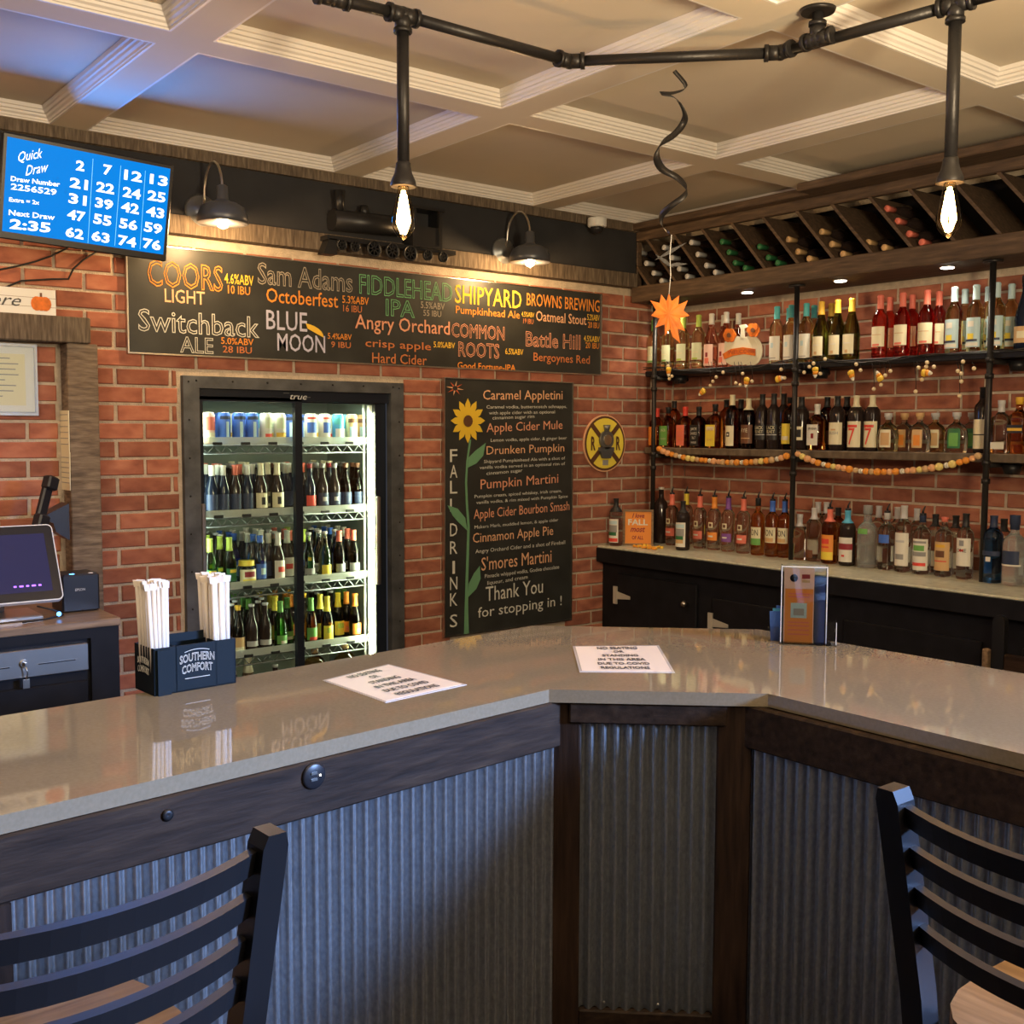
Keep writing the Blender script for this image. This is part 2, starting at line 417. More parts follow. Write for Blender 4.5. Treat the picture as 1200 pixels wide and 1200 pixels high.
for (xa, xb) in XI:
    for (ya, yb) in YI:
        if xb < 0 and yb < 2 and not (xa > -1.3): continue
        mb = MB(); vs = []
        for d, z in PROF:
            vs += [(xa+d, ya+d, ZC+z), (xb-d, ya+d, ZC+z), (xb-d, yb-d, ZC+z), (xa+d, yb-d, ZC+z)]
        fs = []
        for k in range(len(PROF)-1):
            for j in range(4): fs.append((k*4+j, k*4+(j+1) % 4, k*4+4+(j+1) % 4, k*4+4+j))
        mb.add(vs, fs); mb.build('crown_molding', 'molding_paint', ceil_, True, fix=False)

# ---- black band with rough wooden strips along the top of the brick wall
fa = thing('wall_fascia', 'black board band with rough wooden strips along the top of the brick wall', 'fascia', (2, 4.5, 2.38))
box('board_panel', (-.6, 4.515, 2.455), (4.45, WY+.0, ZC), 'black_board', fa)
box('top_strip', (-.6, 4.49, 2.695), (4.45, 4.515, ZC), 'barn_wood', fa)
box('bottom_strip', (-.6, 4.50, 2.385), (4.45, WY, 2.462), 'barn_wood', fa)
fa['kind'] = 'thing'

# ---- wine rack across the top of the right wall
RX = 4.46
rk = thing('wine_rack', 'dark brown wooden wine rack with slanted dividers above the bottle shelves', 'wine rack', (RX, 3, 2.3))
RY0, RY1 = 1.2, 4.55
rbox('bottom_beam', (RX-.01, RY0, 2.302), (WX-.01, RY1, 2.392), 'rack_wood', rk)
rbox('top_rail', (RX-.005, RY0, 2.648), (RX+.03, RY1, 2.70), 'rack_wood', rk)
rbox('top_board', (4.30, RY0, 2.70), (RX+.03, 3.29, 2.738), 'rack_wood', rk)
rbox('top_board', (4.40, 3.29, 2.70), (RX+.03, RY1, 2.738), 'rack_wood', rk)
box('back_board', (WX-.03, RY0, 2.392), (WX-.012, RY1, 2.70), 'black_paint', rk)
rbox('end_post', (RX, 4.515, 2.392), (RX+.04, RY1, 2.648), 'rack_wood', rk)
for k in range(14):
    yt = 4.655-.2055*k
    if yt-.25 < RY0: break
    mb = MB(); y0, y1 = yt, yt-.225; t = .02
    mb.add([(RX, y0, 2.65), (RX, y0-t, 2.65), (RX, y1-t, 2.391), (RX, y1, 2.391), (WX-.035, y0, 2.65), (WX-.035, y0-t, 2.65), (WX-.035, y1-t, 2.391), (WX-.035, y1, 2.391)],
           [(0, 1, 2, 3), (7, 6, 5, 4), (0, 4, 5, 1), (1, 5, 6, 2), (2, 6, 7, 3), (3, 7, 4, 0)])
    mb.build('divider', 'rack_wood', rk, True)

# ---- pipe shelving against the right wall
PX = 4.55
sh = thing('pipe_shelving', 'black iron pipe shelving with two dark plank shelves on the brick wall', 'shelving', (PX, 3, .91))
S1, S2, CT = 1.915, 1.47, .908
rbox('shelf_board', (4.58, 1.25, S1-.032), (WX-.002, 4.56, S1), 'black_paint', sh)
rbox('shelf_board', (4.58, 1.25, S2-.038), (WX-.002, 4.56, S2), 'barn_wood', sh)
for y in (3.99, 3.086*1.12-.37*0, 2.43, 1.5):
    pass
for (px, py) in ((766, 500), (930.5, 500), (1158, 480)):
    y = on(px, py, 0, PX).y
    p = MB().tube([(PX, y, CT), (PX, y, 2.302)], .0135, 12).build('pole', 'pipe_iron', sh, True)
    for z in (S1-.05, S1-.12, S2-.05, S2-.13): MB().tube([(PX, y, z), (PX, y, z+.022)], .0185, 12).build('collar', 'pipe_iron', p, True)
    q = MB(); q.tube([(PX, y, 2.29), (PX, y, 2.302)], .042, 16); q.build('flange', 'pipe_iron', p, True)
    for z in (S1-.045, S2-.05):
        MB().tube([(PX, y, z), (WX-.002, y, z)], .012, 10).build('bracket_pipe', 'pipe_iron', sh, True)
    q = MB()
    for z in (S1-.045, S2-.05): q.tube([(4.70, y-.055, z-.012), (4.70, y-.055, z-.006)], .03, 14)
# round black wall flanges under the shelves
for (px, z) in ((797, S1-.055), (962, S1-.06), (1193, S1-.065), (1186, S2-.07)):
    y = on(px, 440 if z > 1.6 else 545, 0, 4.68).y
    tag(MB().tube([(4.68, y, z+.024), (4.68, y, z-.02)], [.045, .032], 18).build('puck_housing', 'black_metal'),
        {797: 'black round lamp housing under the left end of the top shelf', 962: 'black round lamp housing under the top shelf beside the middle pole',
         1193: 'black round lamp housing under the top shelf at the right edge', 1186: 'black round lamp housing under the lower shelf at the right edge'}[px], 'lamp housing', 'lamp housings under the shelves')

# recessed lights under the rack
for i, (px, py, nm) in enumerate(((783, 353, 'behind the orange leaf'), (877, 342, 'second from the corner'), (984, 328, 'third from the corner'), (1108, 312, 'nearest the right bulb'))):
    p = on(px, py, 2, 2.301)
    t = thing('puck_light', 'small round recessed light under the wine rack, '+nm, 'light', (4.56, p.y, 2.302), 0, 'recessed lights under the wine rack')
    MB().tube([(0, 0, 0), (0, 0, -.006)], .036, 20).build('rim', 'steel', t)
    MB().tube([(0, 0, -.006), (0, 0, -.009)], .028, 20).build('lens', 'puck_glow', t)
    lamp('SPOT', 'puck_lamp', (4.56, p.y, 2.29), 9, (1, .84, .62), .03, aim=(4.64, p.y, 1), spot=2.3, blend=.9)

# ================================================================== back counter with cabinets
bc = thing('back_counter', 'black base cabinet run with a pale stone top below the liquor shelves', 'cabinet', (4.5, 3, 0))
rbox('countertop', (4.215, 1.0, CT-.012), (WX-.002, WY-.004, CT), 'pale_stone', bc)
box('counter_edge', (4.212, 1.0, CT-.09), (4.26, WY-.004, CT-.013), 'black_paint', bc)
box('body', (4.262, 1.0, .0), (WX-.01, WY-.006, CT-.013), 'black_paint', bc)
def cab_door(ya, yb, z1, hinge, knob=None, z0=.12):
    d = rbox('door', (4.245, ya, z0), (4.262, yb, z1), 'black_paint', bc, .003)
    if hinge:
        for z in (z1-.125, z0+.08):
            h = MB(); y = yb+.005
            h.box((4.238, y-.012, z-.05), (4.245, y+.018, z+.05))
            h.add([(4.24, y-.012, z-.022), (4.24, y-.012, z+.022), (4.24, y-.115, z+.004), (4.24, y-.115, z-.012),
                   (4.246, y-.012, z-.022), (4.246, y-.012, z+.022), (4.246, y-.115, z+.004), (4.246, y-.115, z-.012)],
                  [(0, 1, 2, 3), (7, 6, 5, 4), (0, 4, 5, 1), (1, 5, 6, 2), (2, 6, 7, 3), (3, 7, 4, 0)])
            h.build('hinge', 'hinge_metal', d, True)
    if knob: 
        k = MB(); k.tube([(4.245, knob[0], knob[1]), (4.23, knob[0], knob[1])], .008, 10); k.ball((4.222, knob[0], knob[1]), .017, 14, 8); k.build('knob', 'steel', d, True)
cab_door(3.83, 4.43, .76, True, (3.895, .655))
cab_door(3.20, 3.72, .703, True)
cab_door(2.27, 2.93, .703, False)
cab_door(1.55, 2.10, .703, False)
# folded step with a black handle in front of the cabinets
t = thing('service_cart', 'wooden cart with a black rounded metal upright in front of the black cabinets', 'cart', (4.1, 2.1, 0))
q = MB(); yc = on(1171, 750, 0, 4.16).y; zt = on(1171, 721, 0, 4.16).z
q.add(*(lambda pr: ([(4.15+dx, yc+a, b) for dx in (0, .03) for a, b in pr], [tuple(range(len(pr)-1, -1, -1)), tuple(range(len(pr), 2*len(pr)))]+[(k, (k+1) % len(pr), len(pr)+(k+1) % len(pr), len(pr)+k) for k in range(len(pr))]))
      ([(-.025, .02)]+[(-.025*math.cos(PI*k/8), zt-.025+.025*math.sin(PI*k/8)) for k in range(9)]+[(.025, .02)]))
q.build('upright', 'black_metal', t, True)
rbox('shelf_board', (3.80, yc-.42, .60), (4.14, yc-.03, .63), 'dark_wood', t)
rbox('side_board', (4.14, yc-.42, .30), (4.165, yc-.03, .69), 'dark_wood', t)
rbox('cross_block', (4.13, yc+.03, .50), (4.16, yc+.055, .70), 'counter_wood', t)
for a, b in ((3.82, yc-.40), (3.82, yc-.06), (4.12, yc-.40)): box('leg', (a-.012, b-.012, 0), (a+.012, b+.012, .60), 'black_metal', t)

# ================================================================== left cabinet with the till
lc = thing('till_cabinet', 'black cabinet with a brown wooden top under the touchscreen till', 'cabinet', (.7, 4.2, 0))
LX1, LY = 1.245, 3.80
rbox('countertop', (-.6, LY-.01, .880), (LX1, WY-.006, .908), 'counter_wood', lc, .003)
box('body', (-.6, LY+.02, 0), (LX1-.01, WY-.006, .880), 'black_paint', lc)
box('top_rail', (-.6, LY, .845), (LX1-.005, LY+.02, .880), 'black_paint', lc)
box('side_stile', (LX1-.10, LY, 0), (LX1-.005, LY+.02, .845), 'black_paint', lc)
rbox('drawer', (.55, LY+.004, .42), (LX1-.11, LY+.02, .70), 'black_paint', lc)
cdw = thing('cash_drawer', 'brushed steel cash drawer with two slots and a key, under the till counter', 'cash drawer', (.9, LY, .74))
rbox('drawer_front', (.70, LY-.004, .735), (1.135, LY+.019, .83), 'steel', cdw, .003)
for a, b in ((.74, .88), (.97, 1.09)): box('slot', (a, LY-.006, .775), (b, LY-.003, .779), 'cap_black', cdw)
q = MB(); q.tube([(.925, LY-.004, .785), (.925, LY-.014, .785)], .013, 14); q.build('lock', 'steel', cdw, True)
q = MB(); q.box((.922, LY-.03, .779), (.928, LY-.014, .791)); q.tube([(.925, LY-.026, .782), (.93, LY-.026, .755), (.926, LY-.022, .73)], .002, 6); q.box((.915, LY-.026, .705), (.936, LY-.023, .735)); q.build('key', 'steel', cdw, True)

# ================================================================== the front bar
TOP = 1.07
slab = [(-.7, 1.365), (1.314, 1.554), (1.62, 1.278), (1.632, -.5), (2.23, -.5), (2.17, 1.155), (2.138, 1.72), (1.85, 1.984), (1.723, 2.101), (.872, 2.008), (-.7, 1.905)]
bo = thing('bar_counter', 'long bar with glossy grey brown stone top and corrugated metal sheets framed in dark boards', 'bar', (1.3, 1.6, 0))
MB().prism(slab, TOP-.025, TOP).build('stone_top', 'quartz', bo, True)
# front line of the bar body
P0, P1, P2, P3 = Vector((-.65, 1.385)), Vector((1.345, 1.572)), Vector((1.618, 1.320)), Vector((1.635, -.45))
def face(a, b, s0, s1, z0, z1, th, m, name, parent=bo, dn=0, r=.003):
    """a board on the bar face from a towards b, between s0 and s1 metres, standing th proud"""
    d = (b-a).normalized(); n = Vector((d.y, -d.x))
    M = Matrix(((d.x, n.x, 0, a.x), (d.y, n.y, 0, a.y), (0, 0, 1, 0), (0, 0, 0, 1)))
    return MB().rbox((s0, dn, z0), (s1, dn+th, z1), r, M).build(name, m, parent, True)
def sheet(a, b, s0, s1, z0, z1, pitch=.0245, amp=.0072, name='corrugated_sheet'):
    d = (b-a).normalized(); n = Vector((d.y, -d.x)); mb = MB(); vs = []
    k = int((s1-s0)/pitch*8)
    for z in (z0, z1):
        for i in range(k+1):
            s = s0+(s1-s0)*i/k; p = a+d*s+n*(.006+amp*math.cos(2*PI*(s-s0)/pitch))
            vs.append((p.x, p.y, z))
    mb.add(vs, [(i, i+1, k+2+i, k+1+i) for i in range(k)], True)
    o = mb.build(name, 'galvanized', bo, True, fix=False)
    return o
L01, L12, L23 = (P1-P0).length, (P2-P1).length, (P3-P2).length
core = MB(); inn = .03
core.prism([(P0.x, P0.y+inn), (P1.x+.012, P1.y+inn+.005), (P2.x+inn+.005, P2.y+.012), (P3.x+inn, P3.y), (P3.x+.40, P3.y), (2.04, 1.66), (1.69, 2.0), (P0.x, 1.80)], .02, TOP-.026)
core.build('frame_body', 'dark_wood_upright', bo, True)
# left run
sL = L01-.04
sheet(P0, P1, .10, L01, .02, .985)
face(P0, P1, 0, L01+.004, .955, TOP-.026, .020, 'dark_wood_x', 'top_board')
sp = (on(2, 1060, 1, 1.5).x-P0.x)
face(P0, P1, sp-.12, sp+.006, .02, .955, .018, 'dark_wood_upright', 'upright_board')
# corner run
ca, cb = .0, L12
face(P1, P2, -.004, .050, .02, TOP-.026, .018, 'dark_wood_upright', 'upright_board')
face(P1, P2, L12-.062, L12+.004, .02, TOP-.026, .018, 'dark_wood_upright', 'upright_board')
sheet(P1, P2, .045, L12-.058, .43, 1.0)
face(P1, P2, .028, L12-.045, 1.003, TOP-.026, .026, 'dark_wood_x', 'top_board')
face(P1, P2, .050, L12-.062, .02, .43, .018, 'dark_wood_x', 'bottom_board')
q = MB()
for s in (.10, .205):
    d = (P2-P1).normalized(); n = Vector((d.y, -d.x)); p = P1+d*s+n*.012
    q.ball((p.x, p.y, .445), .003, 8, 4)
q.build('screw', 'steel', bo, True)
# right run
sheet(P2, P3, .0, L23, .02, .99)
face(P2, P3, -.004, L23, .962, TOP-.026, .020, 'dark_wood_x', 'top_board')
# round outlet and knot hole plug
p = on(367, 909, 1, 1.50)
d = (P1-P0).normalized(); n = Vector((d.y, -d.x))
def onface(px, py, lift):
    dd = CF*FPX+CR*(px-600)-CU*(py-600); a3 = Vector((P0.x, P0.y, 0))+Vector((n.x, n.y, 0))*lift; n3 = Vector((n.x, n.y, 0))
    return CAM+dd*((a3-CAM).dot(n3)/dd.dot(n3))
p = onface(367, 909, .02)
t = thing('round_outlet', 'round black charging outlet with two sockets set in the bar top board', 'outlet', p, math.atan2(d.y, d.x))
MB().lathe([(.001, .0), (.021, .0), (.021, .003), (.018, .005), (.001, .004)], 24, Matrix.Rotation(PI/2, 4, 'X')).build('plate', 'cap_black', t)
for z in (-.005, .005): MB().box((-.007, -.0065, z-.0018), (.004, -.0045, z+.0018)).build('socket', 'steel', t)
MB().ball((.010, -.005, 0), .0014, 8, 4).build('pilot_light', 'puck_glow', t)
p = onface(196, 955, .02)
t = tag(MB().lathe([(.001, .0), (.008, .0), (.009, .002), (.005, .004), (.001, .003)], 16, Matrix.Translation(p) @ Matrix.Rotation(d.angle_signed(Vector((1, 0))) if False else math.atan2(d.y, d.x), 4, 'Z') @ Matrix.Rotation(PI/2, 4, 'X')).build('bolt_head', 'black_metal'),
    'small dark bolt head in the bar top board left of the round outlet', 'bolt')

# ================================================================== bottles
G = {'clear': (.93, .95, .93), 'frost': (.75, .80, .80), 'amber': (.62, .24, .05), 'whisky': (.75, .34, .10), 'dark': (.03, .02, .018), 'brown': (.14, .05, .02), 'green': (.10, .22, .05), 'olive': (.30, .33, .06),
     'rose': (.95, .52, .40), 'red': (.80, .10, .07), 'straw': (.88, .84, .50), 'blue': (.05, .22, .62), 'darkblue': (.010, .016, .035), 'orange': (.90, .45, .12), 'emerald': (.05, .45, .10)}
for k_, c_ in G.items():
    mat('glass_'+k_, c_, .18 if k_ == 'frost' else .03, trans=.15 if k_ in ('dark', 'darkblue') else .85 if k_ == 'frost' else 1.0, ior=1.36)
HUE = {'white': (.78, .76, .68), 'cream': (.80, .74, .52), 'teal': (.10, .50, .52), 'gold': (.78, .46, .05), 'red': (.75, .07, .05), 'coral': (.80, .20, .14), 'green': (.16, .42, .10), 'lime': (.45, .60, .10),
       'orange': (.85, .30, .05), 'purple': (.22, .08, .35), 'black': (.02, .02, .022), 'silver': (.55, .55, .56), 'tan': (.66, .42, .20), 'yellow': (.85, .68, .08), 'blue': (.06, .16, .60), 'skyblue': (.10, .45, .70),
       'palegreen': (.68, .74, .52), 'pinkish': (.86, .58, .50), 'paleblue': (.50, .68, .74), 'navy': (.03, .045, .10), 'brown': (.15, .06, .03), 'maroon': (.30, .03, .04), 'grey': (.3, .3, .3), 'darkgreen': (.03, .16, .06)}
for k_, c_ in HUE.items(): mat('print_'+k_, c_, .45)
def shape(kind, s=1.0):
    """profile (radius, height), label radius, cap radius, cap base, total height"""
    P = {'bordeaux': [(.030, 0), (.0365, .004), (.0375, .02), (.0375, .185), (.034, .203), (.020, .222), (.0145, .236), (.0138, .288), (.0150, .290), (.0150, .297), (.012, .300)],
         'burgundy': [(.032, 0), (.0405, .005), (.041, .02), (.041, .135), (.036, .168), (.024, .205), (.016, .238), (.0145, .255), (.0138, .290), (.015, .292), (.015, .298), (.012, .300)],
         'liquor': [(.033, 0), (.0385, .004), (.0395, .012), (.0395, .180), (.037, .197), (.026, .213), (.0165, .222), (.0135, .232), (.0132, .262), (.0145, .264), (.0145, .270)],
         'tall': [(.032, 0), (.0355, .004), (.036, .012), (.036, .200), (.032, .214), (.020, .228), (.014, .240), (.0132, .285), (.0145, .287), (.0145, .292)],
         'square': [(.034, 0), (.038, .003), (.0385, .010), (.0385, .140), (.036, .156), (.026, .170), (.016, .178), (.0135, .186), (.0135, .215), (.015, .217), (.015, .232)],
         'beer': [(.026, 0), (.030, .003), (.0305, .012), (.0305, .120), (.026, .140), (.0165, .165), (.0130, .185), (.0120, .222), (.0135, .224), (.0135, .230)],
         'flask': [(.046, 0), (.052, .004), (.053, .012), (.055, .070), (.051, .100), (.038, .122), (.020, .134), (.0135, .142), (.0135, .162), (.018, .164), (.0185, .182)],
         'jar': [(.036, 0), (.042, .004), (.043, .02), (.043, .085), (.038, .098), (.036, .100), (.036, .118)],
         'jug': [(.045, 0), (.060, .01), (.070, .045), (.066, .085), (.045, .115), (.022, .130), (.016, .140), (.016, .165)],
         'growler': [(.05, 0), (.060, .008), (.062, .02), (.062, .18), (.058, .21), (.040, .235), (.022, .250), (.017, .258), (.017, .285)],
         'round': [(.040, 0), (.046, .004), (.047, .014), (.047, .175), (.043, .197), (.028, .215), (.020, .222), (.018, .240), (.018, .262), (.021, .264), (.021, .300)],
         'champagne': [(.035, 0), (.043, .005), (.044, .02), (.044, .130), (.039, .165), (.026, .210), (.018, .245), (.016, .270), (.018, .272), (.018, .315)]}[kind]
    return [(r*s, z*s) for r, z in P]
LAB = {'bordeaux': .0378, 'burgundy': .0413, 'liquor': .0398, 'tall': .0363, 'square': .0388, 'beer': .0308, 'flask': .0556, 'jar': .0433, 'jug': .0703, 'growler': .0623, 'round': .0473, 'champagne': .0443}
def radius_at(P, z):
    for (r0, z0), (r1, z1) in zip(P, P[1:]):
        if z0 <= z <= z1: return r0+(r1-r0)*(z-z0)/max(1e-6, z1-z0)
    return P[-1][0]
def arc(P, z0, z1, half, lift, sx, sy, n=10, cen=0, sq=False):
    mb = MB(); vs, fs = [], []
    if sq:   # square body: flat panels
        R = radius_at(P, (z0+z1)/2)*sq+lift
        w_ = R*min(1, half/1.0)*.86
        return mb.add([(-w_, -R, z0), (w_, -R, z0), (w_, -R, z1), (-w_, -R, z1)], [(0, 1, 2, 3)])
    zs = [z0]+[z for _, z in P if z0 < z < z1]+[z1]
    for z in zs:
        R = radius_at(P, z)+lift
        for i in range(n+1):
            a = -PI/2+cen-half+2*half*i/n; vs.append((R*math.cos(a)*sx, R*math.sin(a)*sy, z))
    for k in range(len(zs)-1):
        for i in range(n): fs.append((k*(n+1)+i, k*(n+1)+i+1, (k+1)*(n+1)+i+1, (k+1)*(n+1)+i))
    return mb.add(vs, fs, True)
PROTO = {}
def squareize(o, P, n):
    """push the round body out to a rounded square"""
    for v in o.data.vertices:
        r = math.hypot(v.co.x, v.co.y)
        if r < .020: continue
        a = math.atan2(v.co.y, v.co.x); k = 1/max(abs(math.cos(a)), abs(math.sin(a))); k = min(k, 1.28)
        f = (min(1, (r-.020)/.014))
        v.co.x *= 1+(k*.93-1)*f; v.co.y *= 1+(k*.93-1)*f
def make_bottle(key, kind, glassm, cap, capz, label=None, bands=(), txt=None, spout=False, s=1.0, name=None, h=None, lz=None, half=1.15, capr=None):
    """label=(colour, z0, z1); bands=[(colour, z0, z1, half)]; txt=[(words, colour, z0, z1, half)]"""
    P = shape(kind, s); H = P[-1][1]
    sx = sy = 1
    if kind == 'flask': sy = .55
    t = thing(name or {'beer': 'beer_bottle', 'jar': 'glass_jar', 'jug': 'cider_jug'}.get(kind, 'wine_bottle' if kind in ('bordeaux', 'burgundy', 'champagne') else 'liquor_bottle'), 'bottle', 'jar' if kind == 'jar' else 'bottle')
    n = 24 if kind == 'square' else 20
    body = MB().lathe([(max(1e-6, P[0][0]*.6), .004)]+P, n, sx=sx, sy=sy).build('glass_body', 'glass_'+glassm, t)
    if kind == 'square': squareize(body, P, n)
    sq = 1.0 if kind == 'square' else False
    if cap:
        z0 = H-capz; cp = [(radius_at(P, max(z, z0))+.0011, z) for z in [z0]+[q for _, q in P if q > z0]]
        if capr: cp = [(capr, z0), (capr, H)]
        cp = cp+[(cp[-1][0], H+.0015), (.001, H+.002)]
        MB().lathe(cp, 14, sx=1, sy=1).build('cap', 'print_'+cap, t)
    if spout:
        q = MB(); q.tube([(0, 0, H), (0, 0, H+.012)], .0145, 10); q.tube([(0, 0, H+.01), (.0, -.002, H+.022), (.012, -.004, H+.045)], [.006, .005, .003], 8)
        q.build('pour_spout', 'cap_black', t)
    if label:
        L = arc(P, label[1], label[2], half, .0004, sx, sy, sq=sq).build('label', 'print_'+label[0], t)
        for c, a, b, hf in bands: arc(P, a, b, hf, .0009, sx, sy, sq=sq).build('label_band', 'print_'+c, L)
        for wd, c, a, b, hf in (txt or ()):
            R = (radius_at(P, (a+b)/2)+.0014)
            if sq: text(wd, (-R*min(1, hf)*.8, -R, a), (2*R*min(1, hf)*.8, 0, 0), (0, 0, b-a), 'print_'+c, L, 'label_print', lift=.0004)
            else: text(wd, (0, 0, 0), (1, 0, 0), (0, 0, 1), 'print_'+c, L, 'label_print', lift=0,
                       bend=lambda u, v, R=R, a=a, b=b, hf=hf: Vector((R*math.sin((u-.5)*2*hf)*sx, -R*math.cos((u-.5)*2*hf)*sy, a+(b-a)*v)))
    PROTO[key] = [t, False]
    return t
def put(key, loc, rotz, label, group=None):
    t, used = PROTO[key]
    if not used:
        PROTO[key][1] = True; t.location = loc; t.rotation_euler = (0, 0, rotz); t['label'] = label
        if group: t['group'] = group
        return t
    return dup(t, loc, rotz, label, group)

mk = make_bottle
# top shelf
mk('chard', 'bordeaux', 'straw', 'green', .065, ('palegreen', .05, .145), [('green', .052, .062, .5), ('cream', .09, .094, .6)])
mk('chard_l', 'bordeaux', 'straw', 'lime', .065, ('palegreen', .05, .145), [('lime', .052, .062, .5), ('cream', .09, .094, .6)])
mk('rosepink', 'burgundy', 'rose', 'white', .06, ('pinkish', .012, .13), [('coral', .025, .055, .35), ('maroon', .06, .085, .2)], half=.9)
mk('teal', 'bordeaux', 'straw', 'teal', .065, ('white', .02, .145), [('paleblue', .085, .11, .22), ('grey', .03, .034, .6)])
mk('gold', 'burgundy', 'olive', 'gold', .065, ('cream', .03, .125), [('tan', .035, .05, .2), ('white', .08, .084, .5)], half=.9)
mk('redcap', 'bordeaux', 'red', 'coral', .065, ('cream', .055, .15), [('coral', .058, .068, .5), ('tan', .11, .113, .7)])
mk('blueprint', 'bordeaux', 'straw', 'paleblue', .065, ('paleblue', .025, .155), [('yellow', .06, .085, .4), ('navy', .05, .06, .8), ('white', .03, .045, .9), ('white', .115, .14, .4)])
mk('darkfoil', 'champagne', 'darkblue', 'black', .03, ('tan', .03, .10), [('cream', .05, .08, .4)])
# lower shelf
mk('js_green', 'square', 'whisky', 'black', .035, ('green', .012, .125), txt=[('JACK', 'cream', .088, .108, .7), ('DANIELS', 'cream', .045, .055, .7)])
mk('js_red', 'square', 'whisky', 'red', .05, ('coral', .012, .13), txt=[('JACK', 'orange', .09, .108, .6), ('FIRE', 'orange', .045, .06, .5)])
mk('js_black', 'square', 'brown', 'black', .05, ('black', .012, .13), txt=[('JACK', 'white', .095, .115, .8), ('DANIELS', 'white', .075, .09, .8), ('No.7', 'white', .05, .066, .4), ('WHISKEY', 'white', .025, .036, .7)])
mk('js_honey', 'square', 'amber', 'black', .04, ('yellow', .012, .13), [('cream', .10, .12, .8)], txt=[('JACK', 'tan', .09, .11, .7), ('HONEY', 'tan', .04, .055, .6)], s=1.05)
mk('edge_orange', 'square', 'whisky', 'red', .05, ('orange', .012, .12), s=.98)
mk('buffalo', 'tall', 'brown', 'cream', .055, ('cream', .015, .125), [('black', .065, .09, .3), ('white', .072, .082, .15)], half=.95)
mk('rye', 'liquor', 'brown', 'cream', .06, ('brown', .03, .13), [('tan', .055, .06, .8)], txt=[('RYE', 'cream', .09, .11, .5)])
mk('velvet', 'tall', 'dark', 'black', .055, ('black', .05, .13), [('silver', .075, .079, 1.1)], txt=[('BLACK', 'cream', .105, .123, .8), ('VELVET', 'cream', .085, .1, .8)])
mk('bulleit', 'liquor', 'amber', 'black', .03, ('yellow', .03, .135), [('cream', .05, .07, .6)], half=.8)
mk('roundlabel', 'liquor', 'dark', 'black', .06, ('cream', .05, .12), [('black', .065, .105, .6)], half=.8)
mk('beam', 'square', 'whisky', 'white', .05, ('white', .025, .13), [('maroon', .06, .085, .25)], txt=[('JIM BEAM', 'black', .10, .115, .8)])
mk('whitelab', 'liquor', 'dark', 'black', .05, ('cream', .03, .14), [('tan', .10, .108, .3)], txt=[('IRISH', 'grey', .08, .095, .6)])
mk('seven', 'liquor', 'dark', 'cream', .055, ('cream', .018, .145), [('red', .115, .128, .7)], txt=[('7', 'red', .03, .112, .45)])
mk('crown_y', 'flask', 'straw', 'silver', .03, ('cream', .02, .105), [('tan', .03, .09, .45)], half=.6)
mk('crown_t', 'flask', 'clear', 'tan', .03, ('tan', .02, .105), [('orange', .03, .08, .3)], half=.5)
mk('crown_g', 'flask', 'clear', 'silver', .03, ('darkgreen', .02, .11), [('green', .03, .09, .4)], half=.6)
mk('sidewhite', 'tall', 'dark', 'black', .05, ('cream', .02, .15), [('black', .08, .085, 1)])
mk('clearbox', 'square', 'clear', 'silver', .05, ('white', .02, .05))
mk('walker', 'square', 'amber', 'gold', .03, ('black', .09, .125), [('gold', .10, .112, .9)], s=1.05)
mk('plainbrown', 'liquor', 'brown', 'black', .05, ('brown', .03, .1))
mk('plainamber', 'liquor', 'amber', 'black', .04, ('tan', .03, .1))
# counter
for k_, c_ in (('w_red', 'coral'), ('w_yellow', 'yellow'), ('w_peach', 'coral'), ('w_orange', 'orange'), ('w_purple', 'purple'), ('w_coral', 'coral')):
    mk(k_, 'tall', 'clear', {'w_purple': 'purple', 'w_orange': 'orange', 'w_yellow': 'yellow'}.get(k_, 'coral'), .062, (c_, .055, .10), [('white', .073, .082, .45)], spout=True, half=1.1)
    t_ = PROTO[k_][0]; P_ = shape('tall')
    L_ = arc(P_, .125, .155, .42, .0006, 1, 1).build('badge', 'print_cream', t_)
    arc(P_, .132, .148, .22, .001, 1, 1).build('badge_emblem', 'print_brown', L_)
mk('bom_g', 'tall', 'orange', 'black', .03, ('cream', .055, .15), [('green', .055, .09, 1.15)], txt=[('SON', 'black', .105, .138, .75)], spout=True)
mk('bom_w', 'tall', 'whisky', 'blue', .055, ('cream', .075, .155), [('tan', .08, .10, .8)], txt=[('SON', 'black', .11, .143, .75)], spout=True)
mk('clearbrown', 'square', 'clear', 'silver', .06, ('brown', .085, .115), half=.6)
mk('clearring', 'liquor', 'clear', 'silver', .055, ('brown', .02, .06), half=.5)
mk('orangelab', 'liquor', 'amber', 'coral', .06, ('orange', .02, .145), [('yellow', .022, .06, 1.1), ('red', .10, .125, .6), ('red', .08, .088, .6)], spout=True)
mk('bluecap', 'liquor', 'dark', 'skyblue', .06, ('white', .02, .14), [('maroon', .08, .11, 1.2), ('red', .045, .055, .2)], spout=True)
mk('greenprint', 'round', 'frost', 'grey', .04, ('green', .165, .19), spout=False, half=.6)
mk('blueprint2', 'liquor', 'clear', 'silver', .03, ('blue', .13, .17), spout=True, half=.7)
mk('whitetall', 'tall', 'clear', 'silver', .06, ('white', .03, .185), [('grey', .06, .085, .55), ('silver', .14, .15, .6)], s=1.06)
mk('village', 'liquor', 'clear', 'navy', .03, ('white', .02, .165), [('green', .11, .135, .7), ('grey', .085, .105, .9), ('red', .04, .055, .9), ('grey', .145, .155, .9)], spout=True)
mk('tanlab', 'liquor', 'clear', 'coral', .02, ('tan', .03, .16), [('brown', .09, .12, .55), ('gold', .135, .148, .6), ('red', .07, .075, .8)])
